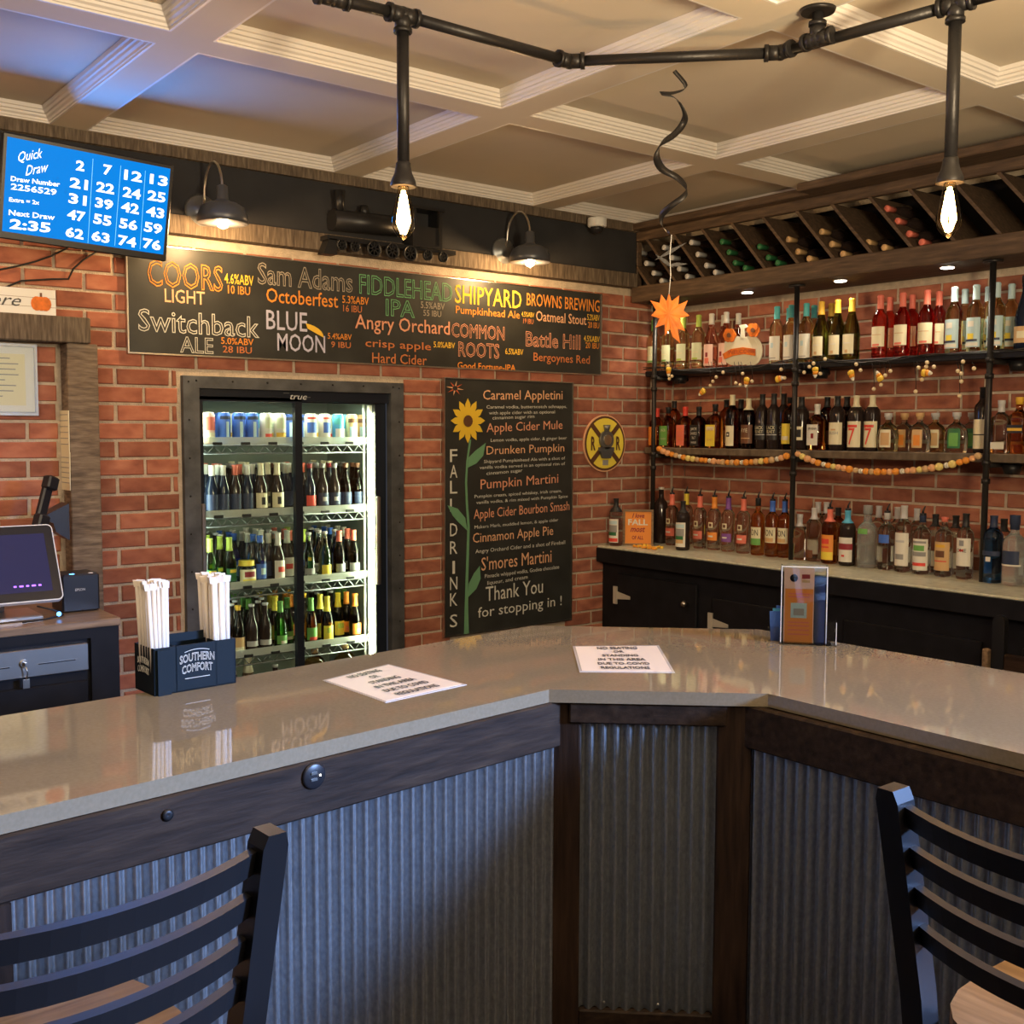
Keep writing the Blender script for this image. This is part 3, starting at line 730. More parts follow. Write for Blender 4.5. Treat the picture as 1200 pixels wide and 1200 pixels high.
mk('ketel', 'tall', 'clear', 'black', .06, ('white', .06, .185), [('grey', .15, .175, .3), ('red', .125, .135, .3)], txt=[('ONE', 'black', .122, .138, .6)])
mk('bluebottle', 'liquor', 'blue', 'navy', .05, ('navy', .12, .14), [('white', .095, .115, .25)], s=1.08)
mk('bigclear', 'round', 'frost', 'navy', .06, ('navy', .09, .15), [('white', .085, .092, 1.1)], half=.9)
mk('darkcap', 'liquor', 'clear', 'black', .055, ('white', .03, .1))
mk('silvercap', 'tall', 'clear', 'silver', .055, ('white', .03, .1))
mk('mountain', 'liquor', 'clear', 'black', .075, ('white', .02, .155), [('grey', .08, .12, .8), ('darkgreen', .06, .08, .7), ('red', .025, .045, .9), ('paleblue', .125, .145, .8)], half=1.0)
mk('mountain_d', 'liquor', 'dark', 'black', .06, ('white', .02, .155), [('grey', .08, .12, .8), ('darkgreen', .06, .08, .7), ('paleblue', .125, .145, .8), ('tan', .04, .06, .7)], half=1.0)
mk('tallblack', 'tall', 'dark', 'white', .012, None, s=1.12)

RW = -PI/2      # faces the room from the right wall
def shelf_row(z, rows):
    for key, px, x, label, group in rows:
        y = on(px, 500, 0, x).y
        put(key, (x, y, z+.0005), RW+random.uniform(-.12, .12), label, group)
T1 = S1; F, B = 4.632, 4.735
ORD = ['leftmost', 'second from left', 'third from left', 'fourth from left', 'fifth from left', 'sixth from left', 'rightmost']
shelf_row(T1, [
 ('chard', 765, F, 'green-capped white wine with pale label behind the left pole, top shelf', 'green-capped white wines'),
 ('chard', 781.5, F, 'green-capped white wine with pale label right of the left pole, top shelf', 'green-capped white wines'),
 ('chard_l', 799, F, 'lime-capped white wine half behind the hanging orange leaf, top shelf', 'green-capped white wines'),
 ('chard_l', 817, F, 'lime-capped white wine beside the pink-label rosé, top shelf', 'green-capped white wines'),
 ('rosepink', 832, F, 'rosé wine with pink label and white cap, left of two, top shelf', 'pink-label rosé wines'),
 ('rosepink', 849, F, 'rosé wine with pink label half behind the pumpkin sign, top shelf', 'pink-label rosé wines'),
 ('rosepink', 846, B+.01, 'white-capped rosé in the back row left of the pumpkin sign', 'pink-label rosé wines'),
 ('rosepink', 863, B, 'white-capped rosé in the back row behind the pumpkin sign', 'pink-label rosé wines'),
 ('teal', 908, F, 'teal-capped white wine alone right of the pumpkin sign, top shelf', 'teal-capped wines'),
 ('teal', 924.5, F, 'teal-capped white wine left of the middle pole, front row, top shelf', 'teal-capped wines'),
 ('teal', 922, B, 'teal-capped white wine in the back row left of the middle pole', 'teal-capped wines'),
 ('teal', 942, F, 'teal-capped white wine just right of the middle pole, top shelf', 'teal-capped wines'),
 ('teal', 951, B, 'teal-capped white wine in the back row behind the gold caps', 'teal-capped wines'),
 ('gold', 959.5, F, 'gold-capped green wine bottle, leftmost of the gold caps', 'gold-capped wines'),
 ('gold', 971, B, 'gold-capped green wine bottle in the back row', 'gold-capped wines'),
 ('gold', 978.5, F, 'gold-capped green wine bottle in the middle of the gold caps, front row', 'gold-capped wines'),
 ('gold', 995, F, 'gold-capped green wine bottle, rightmost of the gold caps', 'gold-capped wines'),
 ('redcap', 1028, F, 'red-capped blush wine, leftmost front bottle of its group', 'red-capped blush wines'),
 ('redcap', 1039, B, 'red-capped blush wine, left one of the back row', 'red-capped blush wines'),
 ('redcap', 1054, F, 'red-capped blush wine, second front bottle from left', 'red-capped blush wines'),
 ('redcap', 1065, B, 'red-capped blush wine, middle of the back row', 'red-capped blush wines'),
 ('redcap', 1082, F, 'red-capped blush wine, tallest-looking third front bottle', 'red-capped blush wines'),
 ('redcap', 1096, B-.02, 'red-capped blush wine, rightmost beside the blue-label wine', 'red-capped blush wines'),
 ('blueprint', 1114, F, 'white wine with blue and yellow picture label, leftmost of its group', 'blue picture-label wines'),
 ('blueprint', 1126, B, 'white wine with pale blue cap in the back row, left of the right pole', 'blue picture-label wines'),
 ('blueprint', 1139, F, 'white wine with blue and yellow picture label, second front bottle', 'blue picture-label wines'),
 ('blueprint', 1153, B, 'white wine in the back row directly left of the right pole', 'blue picture-label wines'),
 ('blueprint', 1163, F, 'white wine with blue picture label behind the right pole', 'blue picture-label wines'),
 ('blueprint', 1180, B-.01, 'white wine with pale blue cap right of the right pole', 'blue picture-label wines'),
 ('darkfoil', 1197, F, 'dark sparkling wine bottle at the right edge of the top shelf', None)])
F, B = 4.640, 4.735
shelf_row(S2, [
 ('edge_orange', 770, F+.02, 'amber whiskey with orange label and red cap, leftmost on the lower shelf', None),
 ('js_green', 783, F, 'square whiskey bottle with green label and black cap, lower shelf', None),
 ('plainamber', 790, B, 'amber bottle in the back row behind the green-label whiskey', None),
 ('js_red', 803, F, 'square whiskey bottle with bright red label, lower shelf', None),
 ('js_black', 819, F+.01, 'square whiskey bottle with black label and white lettering, lower shelf', None),
 ('js_honey', 838, F, 'large square whiskey bottle with yellow label, lower shelf', None),
 ('plainamber', 851, B, 'amber bottle in the back row right of the yellow-label whiskey', None),
 ('buffalo', 858, F, 'whiskey with cream label, round black emblem and cream capsule', None),
 ('rye', 877, F, 'dark red rye whiskey bottle with cream capsule, lower shelf', None),
 ('plainbrown', 868, B, 'brown bottle in the back row behind the rye whiskey', None),
 ('velvet', 893, F+.02, 'black whisky bottle with a silver line, left of the three', 'black whisky bottles'),
 ('velvet', 906.5, F, 'black whisky bottle with a silver line, middle and nearest of the three', 'black whisky bottles'),
 ('velvet', 918, F+.04, 'black whisky bottle with a silver line, right of the three', 'black whisky bottles'),
 ('bulleit', 925, F, 'amber bottle with yellow label directly left of the middle pole, lower shelf', None),
 ('roundlabel', 939, F, 'dark bottle with a round cream label right of the middle pole', None),
 ('beam', 957.5, F, 'square bourbon bottle with white label, lower shelf', None),
 ('plainbrown', 969, B, 'brown bottle in the back row right of the white-label bourbon', None),
 ('whitelab', 981, F, 'dark whiskey bottle with plain cream label, lower shelf', None),
 ('plainbrown', 992, B, 'brown bottle in the back row left of the big red 7', None),
 ('seven', 1003, F, 'dark whiskey bottle with a big red 7 on cream label, front', 'red 7 whiskey bottles'),
 ('seven', 1022, F+.03, 'dark whiskey bottle with a red 7, set back on the right', 'red 7 whiskey bottles'),
 ('crown_y', 1041, F, 'squat round whisky flask with a cream oval label', 'squat whisky flasks'),
 ('crown_t', 1060, B-.01, 'squat whisky flask in the back row, left', 'squat whisky flasks'),
 ('crown_t', 1078, F, 'squat round whisky flask with a tan label, middle', 'squat whisky flasks'),
 ('crown_y', 1096, B-.01, 'squat whisky flask in the back row, middle', 'squat whisky flasks'),
 ('crown_g', 1121, F, 'squat round whisky flask with a green oval label', 'squat whisky flasks'),
 ('crown_g', 1139, B-.01, 'squat whisky flask in the back row, right', 'squat whisky flasks'),
 ('sidewhite', 1151, F, 'dark bottle with tall cream label left of the right pole, lower shelf', None),
 ('clearbox', 1173, F, 'square clear bottle right of the right pole, lower shelf', None),
 ('walker', 1194, F, 'square amber bottle with slanted black label at the right edge', None)])
F, B = 4.585, 4.70
shelf_row(CT, [
 ('tallblack', 761, 4.68, 'tall slim black bottle with white tip behind the left pole, counter', 'tall slim black bottles'),
 ('tallblack', 776, 4.62, 'tall slim black bottle with white tip behind the orange sign', 'tall slim black bottles'),
 ('w_red', 789, F, 'clear flavored vodka with red band, first from the orange sign', 'flavored vodkas with pour spouts'),
 ('w_yellow', 806, B, 'clear flavored vodka with yellow band, standing back', 'flavored vodkas with pour spouts'),
 ('w_peach', 822, F, 'clear flavored vodka with red band right of the mountain-label dark bottle', 'flavored vodkas with pour spouts'),
 ('w_orange', 839, F, 'clear flavored vodka with orange band', 'flavored vodkas with pour spouts'),
 ('w_purple', 855.5, F, 'clear flavored vodka with purple band', 'flavored vodkas with pour spouts'),
 ('w_coral', 873.5, F, 'clear flavored vodka with coral band left of the green-label bottle', 'flavored vodkas with pour spouts'),
 ('bom_g', 890.5, F, 'orange spirit with big black letters over a green band', None),
 ('bom_w', 907.5, F, 'amber spirit with big black letters and blue neck', 'big-letter cream-label bottles'),
 ('bom_w', 922, F+.02, 'amber spirit with big black letters directly left of the middle pole', 'big-letter cream-label bottles'),
 ('clearbrown', 940, F, 'square clear bottle with small brown label right of the middle pole, counter', None),
 ('clearring', 957, F, 'clear bottle with round emblem and small brown label, counter', None),
 ('silvercap', 961, B, 'clear bottle with silver cap, back row left of the orange label', None),
 ('silvercap', 971, B+.03, 'clear bottle with silver cap, directly behind the orange label', None),
 ('orangelab', 975.5, F-.01, 'amber bottle with orange and yellow label and pour spout', None),
 ('plainamber', 985, B, 'amber bottle in the back row left of the blue-neck bottle', None),
 ('bluecap', 996.5, F-.01, 'dark bottle with sky blue neck and maroon-banded white label', None),
 ('greenprint', 1020, F, 'large frosted bottle with green print near its shoulder', None),
 ('silvercap', 1033, B, 'clear bottle in the back row right of the frosted green-print bottle', None),
 ('blueprint2', 1043, F, 'clear bottle with blue print and pour spout', None),
 ('silvercap', 1055, B, 'clear bottle in the back row left of the tall white label', None),
 ('whitetall', 1063, F, 'tall clear bottle with long white label and silver cap', None),
 ('silvercap', 1078, B-.01, 'clear bottle with tall silver cap, back row, right of the white label', None),
 ('village', 1085, F-.01, 'clear bottle with village picture label and pour spout', None),
 ('darkcap', 1100, B, 'clear bottle with black cap, back row left of the tan label', None),
 ('tanlab', 1111, F-.01, 'clear vodka bottle with tan label and coral cap', None),
 ('darkcap', 1124, B, 'clear bottle with black cap, back row right of the tan label', None),
 ('ketel', 1136, F-.01, 'clear vodka bottle with white label and black cap left of the right pole', None),
 ('bluebottle', 1169, F-.02, 'deep blue bottle right of the right pole, counter', None),
 ('darkcap', 1181, B, 'clear bottle with black cap, back row behind the blue bottle', None),
 ('bigclear', 1194, F-.03, 'large frosted bottle with navy cap at the right edge', None)])
put('mountain', (4.305, 4.505, CT), RW+.15, 'clear bottle with mountain label and black cap at the left end of the counter')
p = on(800.5, 640, 2, CT); put('mountain_d', (4.44, on(800.5, 600, 0, 4.44).y, CT), RW+.1, 'dark bottle with mountain label standing in front on the counter')

# ---- bottles lying in the wine rack, necks out
def rack_bottle(capm, bodym):
    t = thing('rack_wine_bottle', 'x', 'wine bottle')
    M = Matrix.Rotation(PI/2, 4, 'Y')     # +z runs to +x : neck end at the origin
    MB().lathe([(.012, .0), (.0145, .002), (.0145, .010), (.0135, .012), (.0135, .075), (.0165, .085), (.030, .125), (.033, .15), (.033, .29), (.028, .294)], 14, M).build('glass_body', bodym, t)
    c = MB().lathe([(.001, -.003), (.0135, -.0025), (.0155, .0), (.0155, .012), (.0145, .014), (.0145, .06)], 14, M).build('cap', capm, t)
    return t
RB = {k: rack_bottle('print_'+c, 'glass_dark') for k, c in (('s', 'silver'), ('g', 'olive' if 'print_olive' in MATS else 'darkgreen'), ('t', 'tan'), ('r', 'coral'))}
usedr = set()
def rack(bay, kind, pts, word):
    for i, (px, py) in enumerate(pts):
        p = on(px, py, 0, RX+.03)
        n = ['top', 'second', 'third', 'lowest'][min(i, 3)] if len(pts) == 4 else (['top', 'middle', 'lowest'][i] if len(pts) == 3 else ['upper', 'lower'][i])
        t = RB[kind]; lb = '%s wine bottle, %s in the %s rack bay from the corner' % (word, n, bay)
        if kind in usedr: t = dup(t, p, 0, lb, 'bottles in the wine rack')
        else: usedr.add(kind); t.location = p; t['label'] = lb; t['group'] = 'bottles in the wine rack'
rack('first', 's', [(748, 296), (757, 308.5), (765.6, 320), (775, 329)], 'silver-capped')
rack('second', 's', [(778, 290), (787, 302), (795.6, 315), (805, 324)], 'silver-capped')
rack('third', 's', [(810, 284), (817.5, 298), (827.5, 311), (838, 319)], 'silver-capped')
rack('fourth', 'g', [(846, 283), (854, 295.5), (861, 308), (873, 314)], 'green-capped')
rack('fifth', 'g', [(889.6, 289), (900, 301.7), (911, 308)], 'green-capped')
rack('sixth', 't', [(923.6, 280.5), (934.6, 294.8), (948, 303)], 'tan-capped')
rack('seventh', 't', [(962.7, 271.4), (974.5, 286), (987.4, 297.5)], 'tan-capped')
rack('eighth', 't', [(1017, 284), (1036, 290)], 'tan-capped')
rack('ninth', 'r', [(1039, 244.4), (1051.5, 259), (1065, 274), (1080, 283.8)], 'red-capped')

# ================================================================== the drinks cooler
ck = thing('drinks_cooler', 'two-door glass front drinks cooler in a riveted dark metal frame set in the brick wall', 'cooler', (2.34, WY, 0))
tr = .072
q = MB(); fy0, fy1 = WY-.022, WY-.004
x0, x1, zt = 1.781, 2.897, 1.795
fr = MB(); fr.box((x0, fy0, 0), (x0+tr, WY+.02, zt)); fr.box((x1-tr, fy0, 0), (x1, WY+.02, zt)); fr.box((x0+tr, fy0, zt-tr*.72), (x1-tr, WY+.02, zt))
fr.build('trim_frame', 'cooler_steel', ck, True)
for i in range(9):
    z = .45+i*.165
    for x in (x0+.025, x1-.025): q.ball((x, fy0, z), .005, 8, 4)
for i in range(7): q.ball((x0+.06+i*.166, fy0, zt-.02), .005, 8, 4)
tag(q.build('rivets', 'black_metal', ck, True), kind='stuff')
cx0, cx1, ct, dep = x0+tr, x1-tr, zt-tr*.72, 5.16
lin = MB(); lin.box((cx0, WY+.06, .1), (cx0+.02, dep, ct)); lin.box((cx1-.02, WY+.06, .1), (cx1, dep, ct)); lin.box((cx0, WY+.06, ct-.02), (cx1, dep, ct)); lin.box((cx0, dep, .1), (cx1, dep+.02, ct)); lin.box((cx0, WY+.06, .1), (cx1, dep, .12))
lin.build('liner', 'cooler_liner', ck, True)
GX = [on(237.5, 560, 1, WY+.015).x, on(345, 560, 1, WY+.015).x, on(356, 560, 1, WY+.015).x, on(442, 560, 1, WY+.015).x]
GT = on(300, 471, 1, WY+.015).z
hd = box('header', (cx0, WY+.0, GT+.006), (cx1, WY+.06, ct), 'cooler_black', ck)
# left door runs in front, right door behind
def door(xa, xb, ga, gb, y, hx):
    d = MB(); d.box((xa, y, .1), (ga, y+.03, GT+.02)); d.box((gb, y, .1), (xb, y+.03, GT+.02)); d.box((ga, y, GT), (gb, y+.03, GT+.02)); d.box((ga, y, .1), (gb, y+.03, .2))
    o = d.build('door', 'cooler_black', ck, True)
    box('pane', (ga, y+.012, .2), (gb, y+.016, GT), 'pane', o)
    h = MB(); h.rbox((hx-.011, y-.020, .80), (hx+.011, y-.001, 1.24), .005); h.build('door_handle', 'steel', o, True)
door(cx0, GX[1]+.035, GX[0], GX[1], WY+.0, cx0+.012)
door(GX[1]+.036, cx1, GX[2], GX[3], WY+.031, 2.775)
text('true', on(340, 468, 1, WY-.001), (.085, 0, 0), (0, 0, .022), 'white', hd, shear=.3)
for (a, b) in ((332, 342), (357, 369)): 
    pa = on(a, 461 if a < 340 else 466, 1, WY-.001); box('logo_line', (pa.x, WY-.002, pa.z), (pa.x+.03, WY-.0005, pa.z+.003), 'grey_metal', hd)
# wire shelves
SZ = [1.500, 1.170, .838, .518, .215]
for z in SZ:
    mb = MB()
    for y in (WY+.10, WY+.13, 4.90, dep-.03): mb.tube([(cx0+.02, y, z-.008), (cx1-.02, y, z-.008)], .004, 6)
    mb.tube([(cx0+.02, WY+.10, z-.045), (cx1-.02, WY+.10, z-.045)], .004, 6)
    n = 15; L = cx1-cx0-.04
    for i in range(n):
        a = cx0+.02+L*i/n; mb.tube([(a, WY+.10, z-.045), (a+L/n/2, WY+.10, z-.010), (a+L/n, WY+.10, z-.045)], .0028, 5)
    for i in range(40): 
        a = cx0+.03+(L-.02)*i/39; mb.tube([(a, WY+.10, z-.003), (a, dep-.03, z-.003)], .0018, 4)
    s_ = mb.build('wire_shelf', 'grey_metal', ck, True, fix=False)
    b_ = MB().box((cx0+.03, WY+.085, z-.004), (cx1-.03, WY+.088, z+.030)); b_.build('bottle_guard', 'clear_plastic', s_, True)
    for i in range(7):
        a = cx0+.10+i*.135; MB().rbox((a, WY+.078, z-.006), (a+.045, WY+.085, z+.008), .002).build('price_clip', 'cap_black', s_, True)
st = MB(); st.box((2.745, WY+.068, .2), (2.795, WY+.074, GT-.004)); led = st.build('light_strip', 'molding_paint', ck, True)
q = MB()
nled = 46
for i in range(nled): q.box((2.750, WY+.062, .25+i*(GT-.28)/nled), (2.790, WY+.067, .25+i*(GT-.28)/nled+.017))
q.build('light_diodes', 'led_glow', led, True)
q = MB(); 
for (px,) in ((433,),): q.tube([(2.742, WY+.10, .2), (2.742, WY+.10, GT)], .006, 8)
q.build('shelf_post', 'white', ck, True)
lamp('AREA', 'cooler_lamp', (2.755, WY+.062, 1.05), 20, (.90, 1, .66), .03, aim=(2.2, WY+.35, 1.05), sy=1.2)
lamp('AREA', 'cooler_lamp', (1.90, WY+.11, 1.05), 2.5, (.84, 1, .82), .03, aim=(2.5, WY+.25, 1.05), sy=1.2)
lamp('AREA', 'cooler_top_lamp', (2.33, WY+.12, GT-.01), 2.5, (.92, 1, .80), .8, aim=(2.33, WY+.3, .2), sy=.04)

def can(key, col, bands, h=.140, txt=None):
    t = thing('drinks_can', 'x', 'can'); r = .029
    P = [(.022, 0), (r, .008), (r, h-.012), (.024, h-.002), (.0245, h)]
    MB().lathe(P, 18).build('can_body', 'print_'+col, t)
    MB().lathe([(.0245, h), (.023, h+.0015), (.021, h-.002), (.001, h-.002)], 18).build('lid', 'steel', t)
    for c, a, b, hf in bands: arc([(r, 0), (r, h)], a, b, hf, .0005, 1, 1).build('label_band', 'print_'+c, t)
    PROTO[key] = [t, False]
can('c_orange', 'pinkish', [('coral', .06, .12, 1.2), ('cream', .01, .05, 1.2)])
can('c_blue', 'blue', [('paleblue', .03, .10, .25), ('navy', .11, .125, 1.2)])
can('c_white_r', 'white', [('red', .03, .045, .8), ('palegreen', .07, .12, .8)])
can('c_white_y', 'white', [('gold', .03, .05, .9), ('palegreen', .07, .12, .8)])
can('c_wblue', 'white', [('blue', .05, .10, .9), ('red', .115, .125, .9)])
can('c_teal', 'skyblue', [('white', .03, .07, .9), ('teal', .09, .12, 1.2)])
can('c_brown', 'tan', [('paleblue', .03, .08, .7), ('brown', .10, .12, 1.0)])
mk('b_dark', 'beer', 'darkblue', 'white', .045, ('navy', .03, .10))
mk('b_darkp', 'beer', 'dark', 'coral', .045, ('navy', .03, .10))
mk('b_white', 'beer', 'dark', 'cream', .055, ('cream', .03, .10), [('black', .045, .08, .3)], s=1.03)
mk('b_red', 'beer', 'darkblue', 'maroon', .02, ('red', .03, .08))
mk('b_navy', 'beer', 'dark', 'grey', .02, ('navy', .03, .09), [('silver', .05, .07, .4)])
mk('b_brownp', 'beer', 'brown', 'brown', .02, ('darkblue' if 'print_darkblue' in MATS else 'navy', .03, .09))
mk('b_yneck', 'beer', 'green', 'lime', .06, ('darkgreen', .03, .09), [('yellow', .07, .085, .6)])
mk('b_blue', 'beer', 'blue', 'blue', .03, ('blue', .03, .10), [('paleblue', .05, .08, .4)])
mk('b_budlike', 'beer', 'dark', 'white', .06, ('white', .02, .11), [('red', .055, .08, .6)], s=1.04)
mk('j_yellow', 'jar', 'straw', 'yellow', .022, ('cream', .02, .08), [('maroon', .045, .07, .6), ('yellow', .02, .035, .8)])
mk('b_clear', 'beer', 'clear', 'silver', .01, ('grey', .03, .06))
mk('b_clear_y', 'beer', 'straw', 'silver', .01, ('yellow', .02, .07))
mk('b_redfoil', 'beer', 'brown', 'coral', .05, ('grey', .03, .07))
mk('b_corona', 'beer', 'brown', 'gold', .02, ('tan', .04, .085), [('cream', .02, .04, 1.1)])
mk('b_plain', 'beer', 'dark', 'silver', .01, ('silver', .035, .06))
mk('b_green', 'beer', 'emerald', 'green', .05, ('green', .03, .07), [('white', .03, .045, .5)])
mk('b_gneck', 'beer', 'amber', 'green', .06, ('green', .03, .09), [('red', .03, .045, .7)])
mk('b_lemon', 'beer', 'brown', 'yellow', .07, ('yellow', .02, .09), [('lime', .055, .08, .6)])
mk('b_orange', 'beer', 'brown', 'orange', .06, ('orange', .03, .085), [('coral', .04, .06, .5)])
mk('b_roseb', 'champagne', 'rose', 'cream', .10, ('orange', .03, .10))
mk('jug_o', 'growler', 'orange', 'tan', .02, ('orange', .05, .16), name='cider_jug')
FY, BY = WY+.135, WY+.215
WRD = {'c_orange': 'orange and white can', 'c_blue': 'tall blue can', 'c_white_r': 'white can with red mark', 'c_white_y': 'white can with yellow mark', 'c_wblue': 'white and blue can', 'c_teal': 'sky blue can', 'c_brown': 'tan and blue can',
 'b_dark': 'dark beer bottle with white neck', 'b_darkp': 'dark beer bottle with pink neck', 'b_white': 'dark beer bottle with cream label', 'b_red': 'dark beer bottle with red label', 'b_navy': 'dark beer bottle with navy label', 'b_brownp': 'brown beer bottle',
 'b_yneck': 'green beer bottle with yellow-green neck', 'b_blue': 'blue beer bottle', 'b_budlike': 'dark beer bottle with white label and red oval', 'j_yellow': 'jar with yellow lid', 'b_clear': 'clear glass bottle', 'b_clear_y': 'clear bottle with yellow label',
 'b_redfoil': 'bottle with red foil neck', 'b_corona': 'brown bottle with tan label', 'b_plain': 'dark plain bottle', 'b_green': 'bright green bottle', 'b_gneck': 'amber bottle with green neck', 'b_lemon': 'bottle with yellow neck and yellow label',
 'b_orange': 'bottle with orange neck and label', 'b_roseb': 'peach sparkling bottle with cream foil', 'jug_o': 'round orange cider jug'}
SHN = ['top', 'second', 'third', 'fourth', 'bottom']
count = {}
def fridge(row, items, side):
    z = SZ[row]
    seen = {}
    for key, px, r in items:
        y = FY if r == 0 else BY
        x = on(px, 600, 1, y).x
        sc = WRD[key]
        k = (key, r); seen[k] = seen.get(k, 0)+1
        tot = sum(1 for a, b, c in items if (a, c) == k)
        pos = '' if tot == 1 else [' leftmost', ' second', ' third', ' fourth', ' fifth', ' sixth', ' seventh'][seen[k]-1]+' of its kind'
        lb = '%s%s, %s, %s cooler shelf, %s door' % (sc, pos.replace(' of its kind', ''), 'back row' if r else 'front', SHN[row], side)
        put(key, (x, y, z+.0005), random.uniform(-.2, .3), lb, 'drinks on the %s cooler shelf' % SHN[row])
NTH = ['first', 'second', 'third', 'fourth', 'fifth', 'sixth', 'seventh', 'eighth', 'ninth', 'tenth', 'eleventh']
def backfill(row, xs_, keys):
    # the ranks standing behind, to the back of the shelf
    for j, y in enumerate((WY+.30, WY+.385, WY+.47)):
        for i, px in enumerate(xs_):
            k = keys[i % len(keys)]; x = on(px, 600, 1, WY+.2).x+.012*(j % 2)
            put(k, (x, y, SZ[row]+.0005), 0, '%s, %s from left, %s, %s cooler shelf' % (WRD[k].split(' with')[0], NTH[i], ['rank behind the front pair', 'rank before the last', 'rearmost rank'][j], SHN[row]), 'drinks on the %s cooler shelf' % SHN[row])
fridge(0, [('c_orange', 246, 0), ('c_blue', 264, 0), ('c_blue', 281, 0), ('c_blue', 297, 0), ('c_white_r', 313, 0), ('c_white_y', 329, 0), ('c_blue', 262, 1), ('c_blue', 290, 1), ('c_white_y', 320, 1)], 'left')
fridge(0, [('c_wblue', 365, 0), ('c_wblue', 381, 0), ('c_teal', 397, 0), ('c_brown', 413, 0), ('c_brown', 424, 1), ('c_teal', 405, 1)], 'right')
fridge(1, [('b_dark', 249, 0), ('b_dark', 262, 0), ('b_darkp', 276, 0), ('b_dark', 290, 0), ('b_white', 306, 0), ('b_white', 325, 0), ('b_white', 314, 1), ('b_darkp', 281, 1), ('b_dark', 256, 1), ('b_dark', 296, 1), ('b_dark', 335, 1)], 'left')
fridge(1, [('b_red', 363, 0), ('b_navy', 378, 0), ('b_navy', 392, 0), ('b_brownp', 405, 0), ('b_brownp', 419, 0), ('b_navy', 371, 1), ('b_red', 386, 1), ('b_brownp', 413, 1)], 'right')
fridge(2, [('b_yneck', 245, 0), ('b_yneck', 257, 1), ('b_yneck', 268, 0), ('j_yellow', 288, 0), ('b_blue', 304, 0), ('b_budlike', 325, 0), ('b_blue', 296, 1), ('b_dark', 314, 1), ('b_budlike', 336, 1)], 'left')
fridge(2, [('b_clear', 361, 0), ('b_clear', 373, 1), ('b_clear_y', 380, 0), ('b_clear', 392, 1), ('b_redfoil', 397, 0), ('b_redfoil', 407, 1), ('b_redfoil', 414, 0)], 'right')
fridge(3, [('b_corona', 260, 0), ('b_corona', 277, 0), ('b_plain', 293, 0), ('b_plain', 309, 0), ('b_green', 327, 0), ('b_plain', 269, 1), ('b_plain', 301, 1), ('b_green', 335, 1)], 'left')
fridge(3, [('b_gneck', 363, 0), ('b_lemon', 374, 1), ('b_lemon', 382, 0), ('b_lemon', 395, 1), ('b_orange', 405, 1), ('b_orange', 415, 0)], 'right')
fridge(4, [('b_roseb', 268, 0), ('b_roseb', 288, 0), ('b_plain', 320, 0)], 'left')
fridge(4, [('jug_o', 367, 0), ('jug_o', 403, 0)], 'right')
BX = [252, 268, 284, 300, 316, 332, 350, 366, 382, 398, 414]
backfill(0, BX, ['c_blue', 'c_blue', 'c_white_y', 'c_white_r', 'c_teal', 'c_wblue'])
backfill(1, BX, ['b_dark', 'b_darkp', 'b_navy', 'b_white', 'b_navy', 'b_brownp'])
backfill(2, BX, ['b_yneck', 'b_plain', 'b_blue', 'b_dark', 'b_budlike', 'b_clear', 'b_redfoil'])
backfill(3, BX, ['b_corona', 'b_plain', 'b_plain', 'b_green', 'b_plain', 'b_lemon', 'b_orange'])

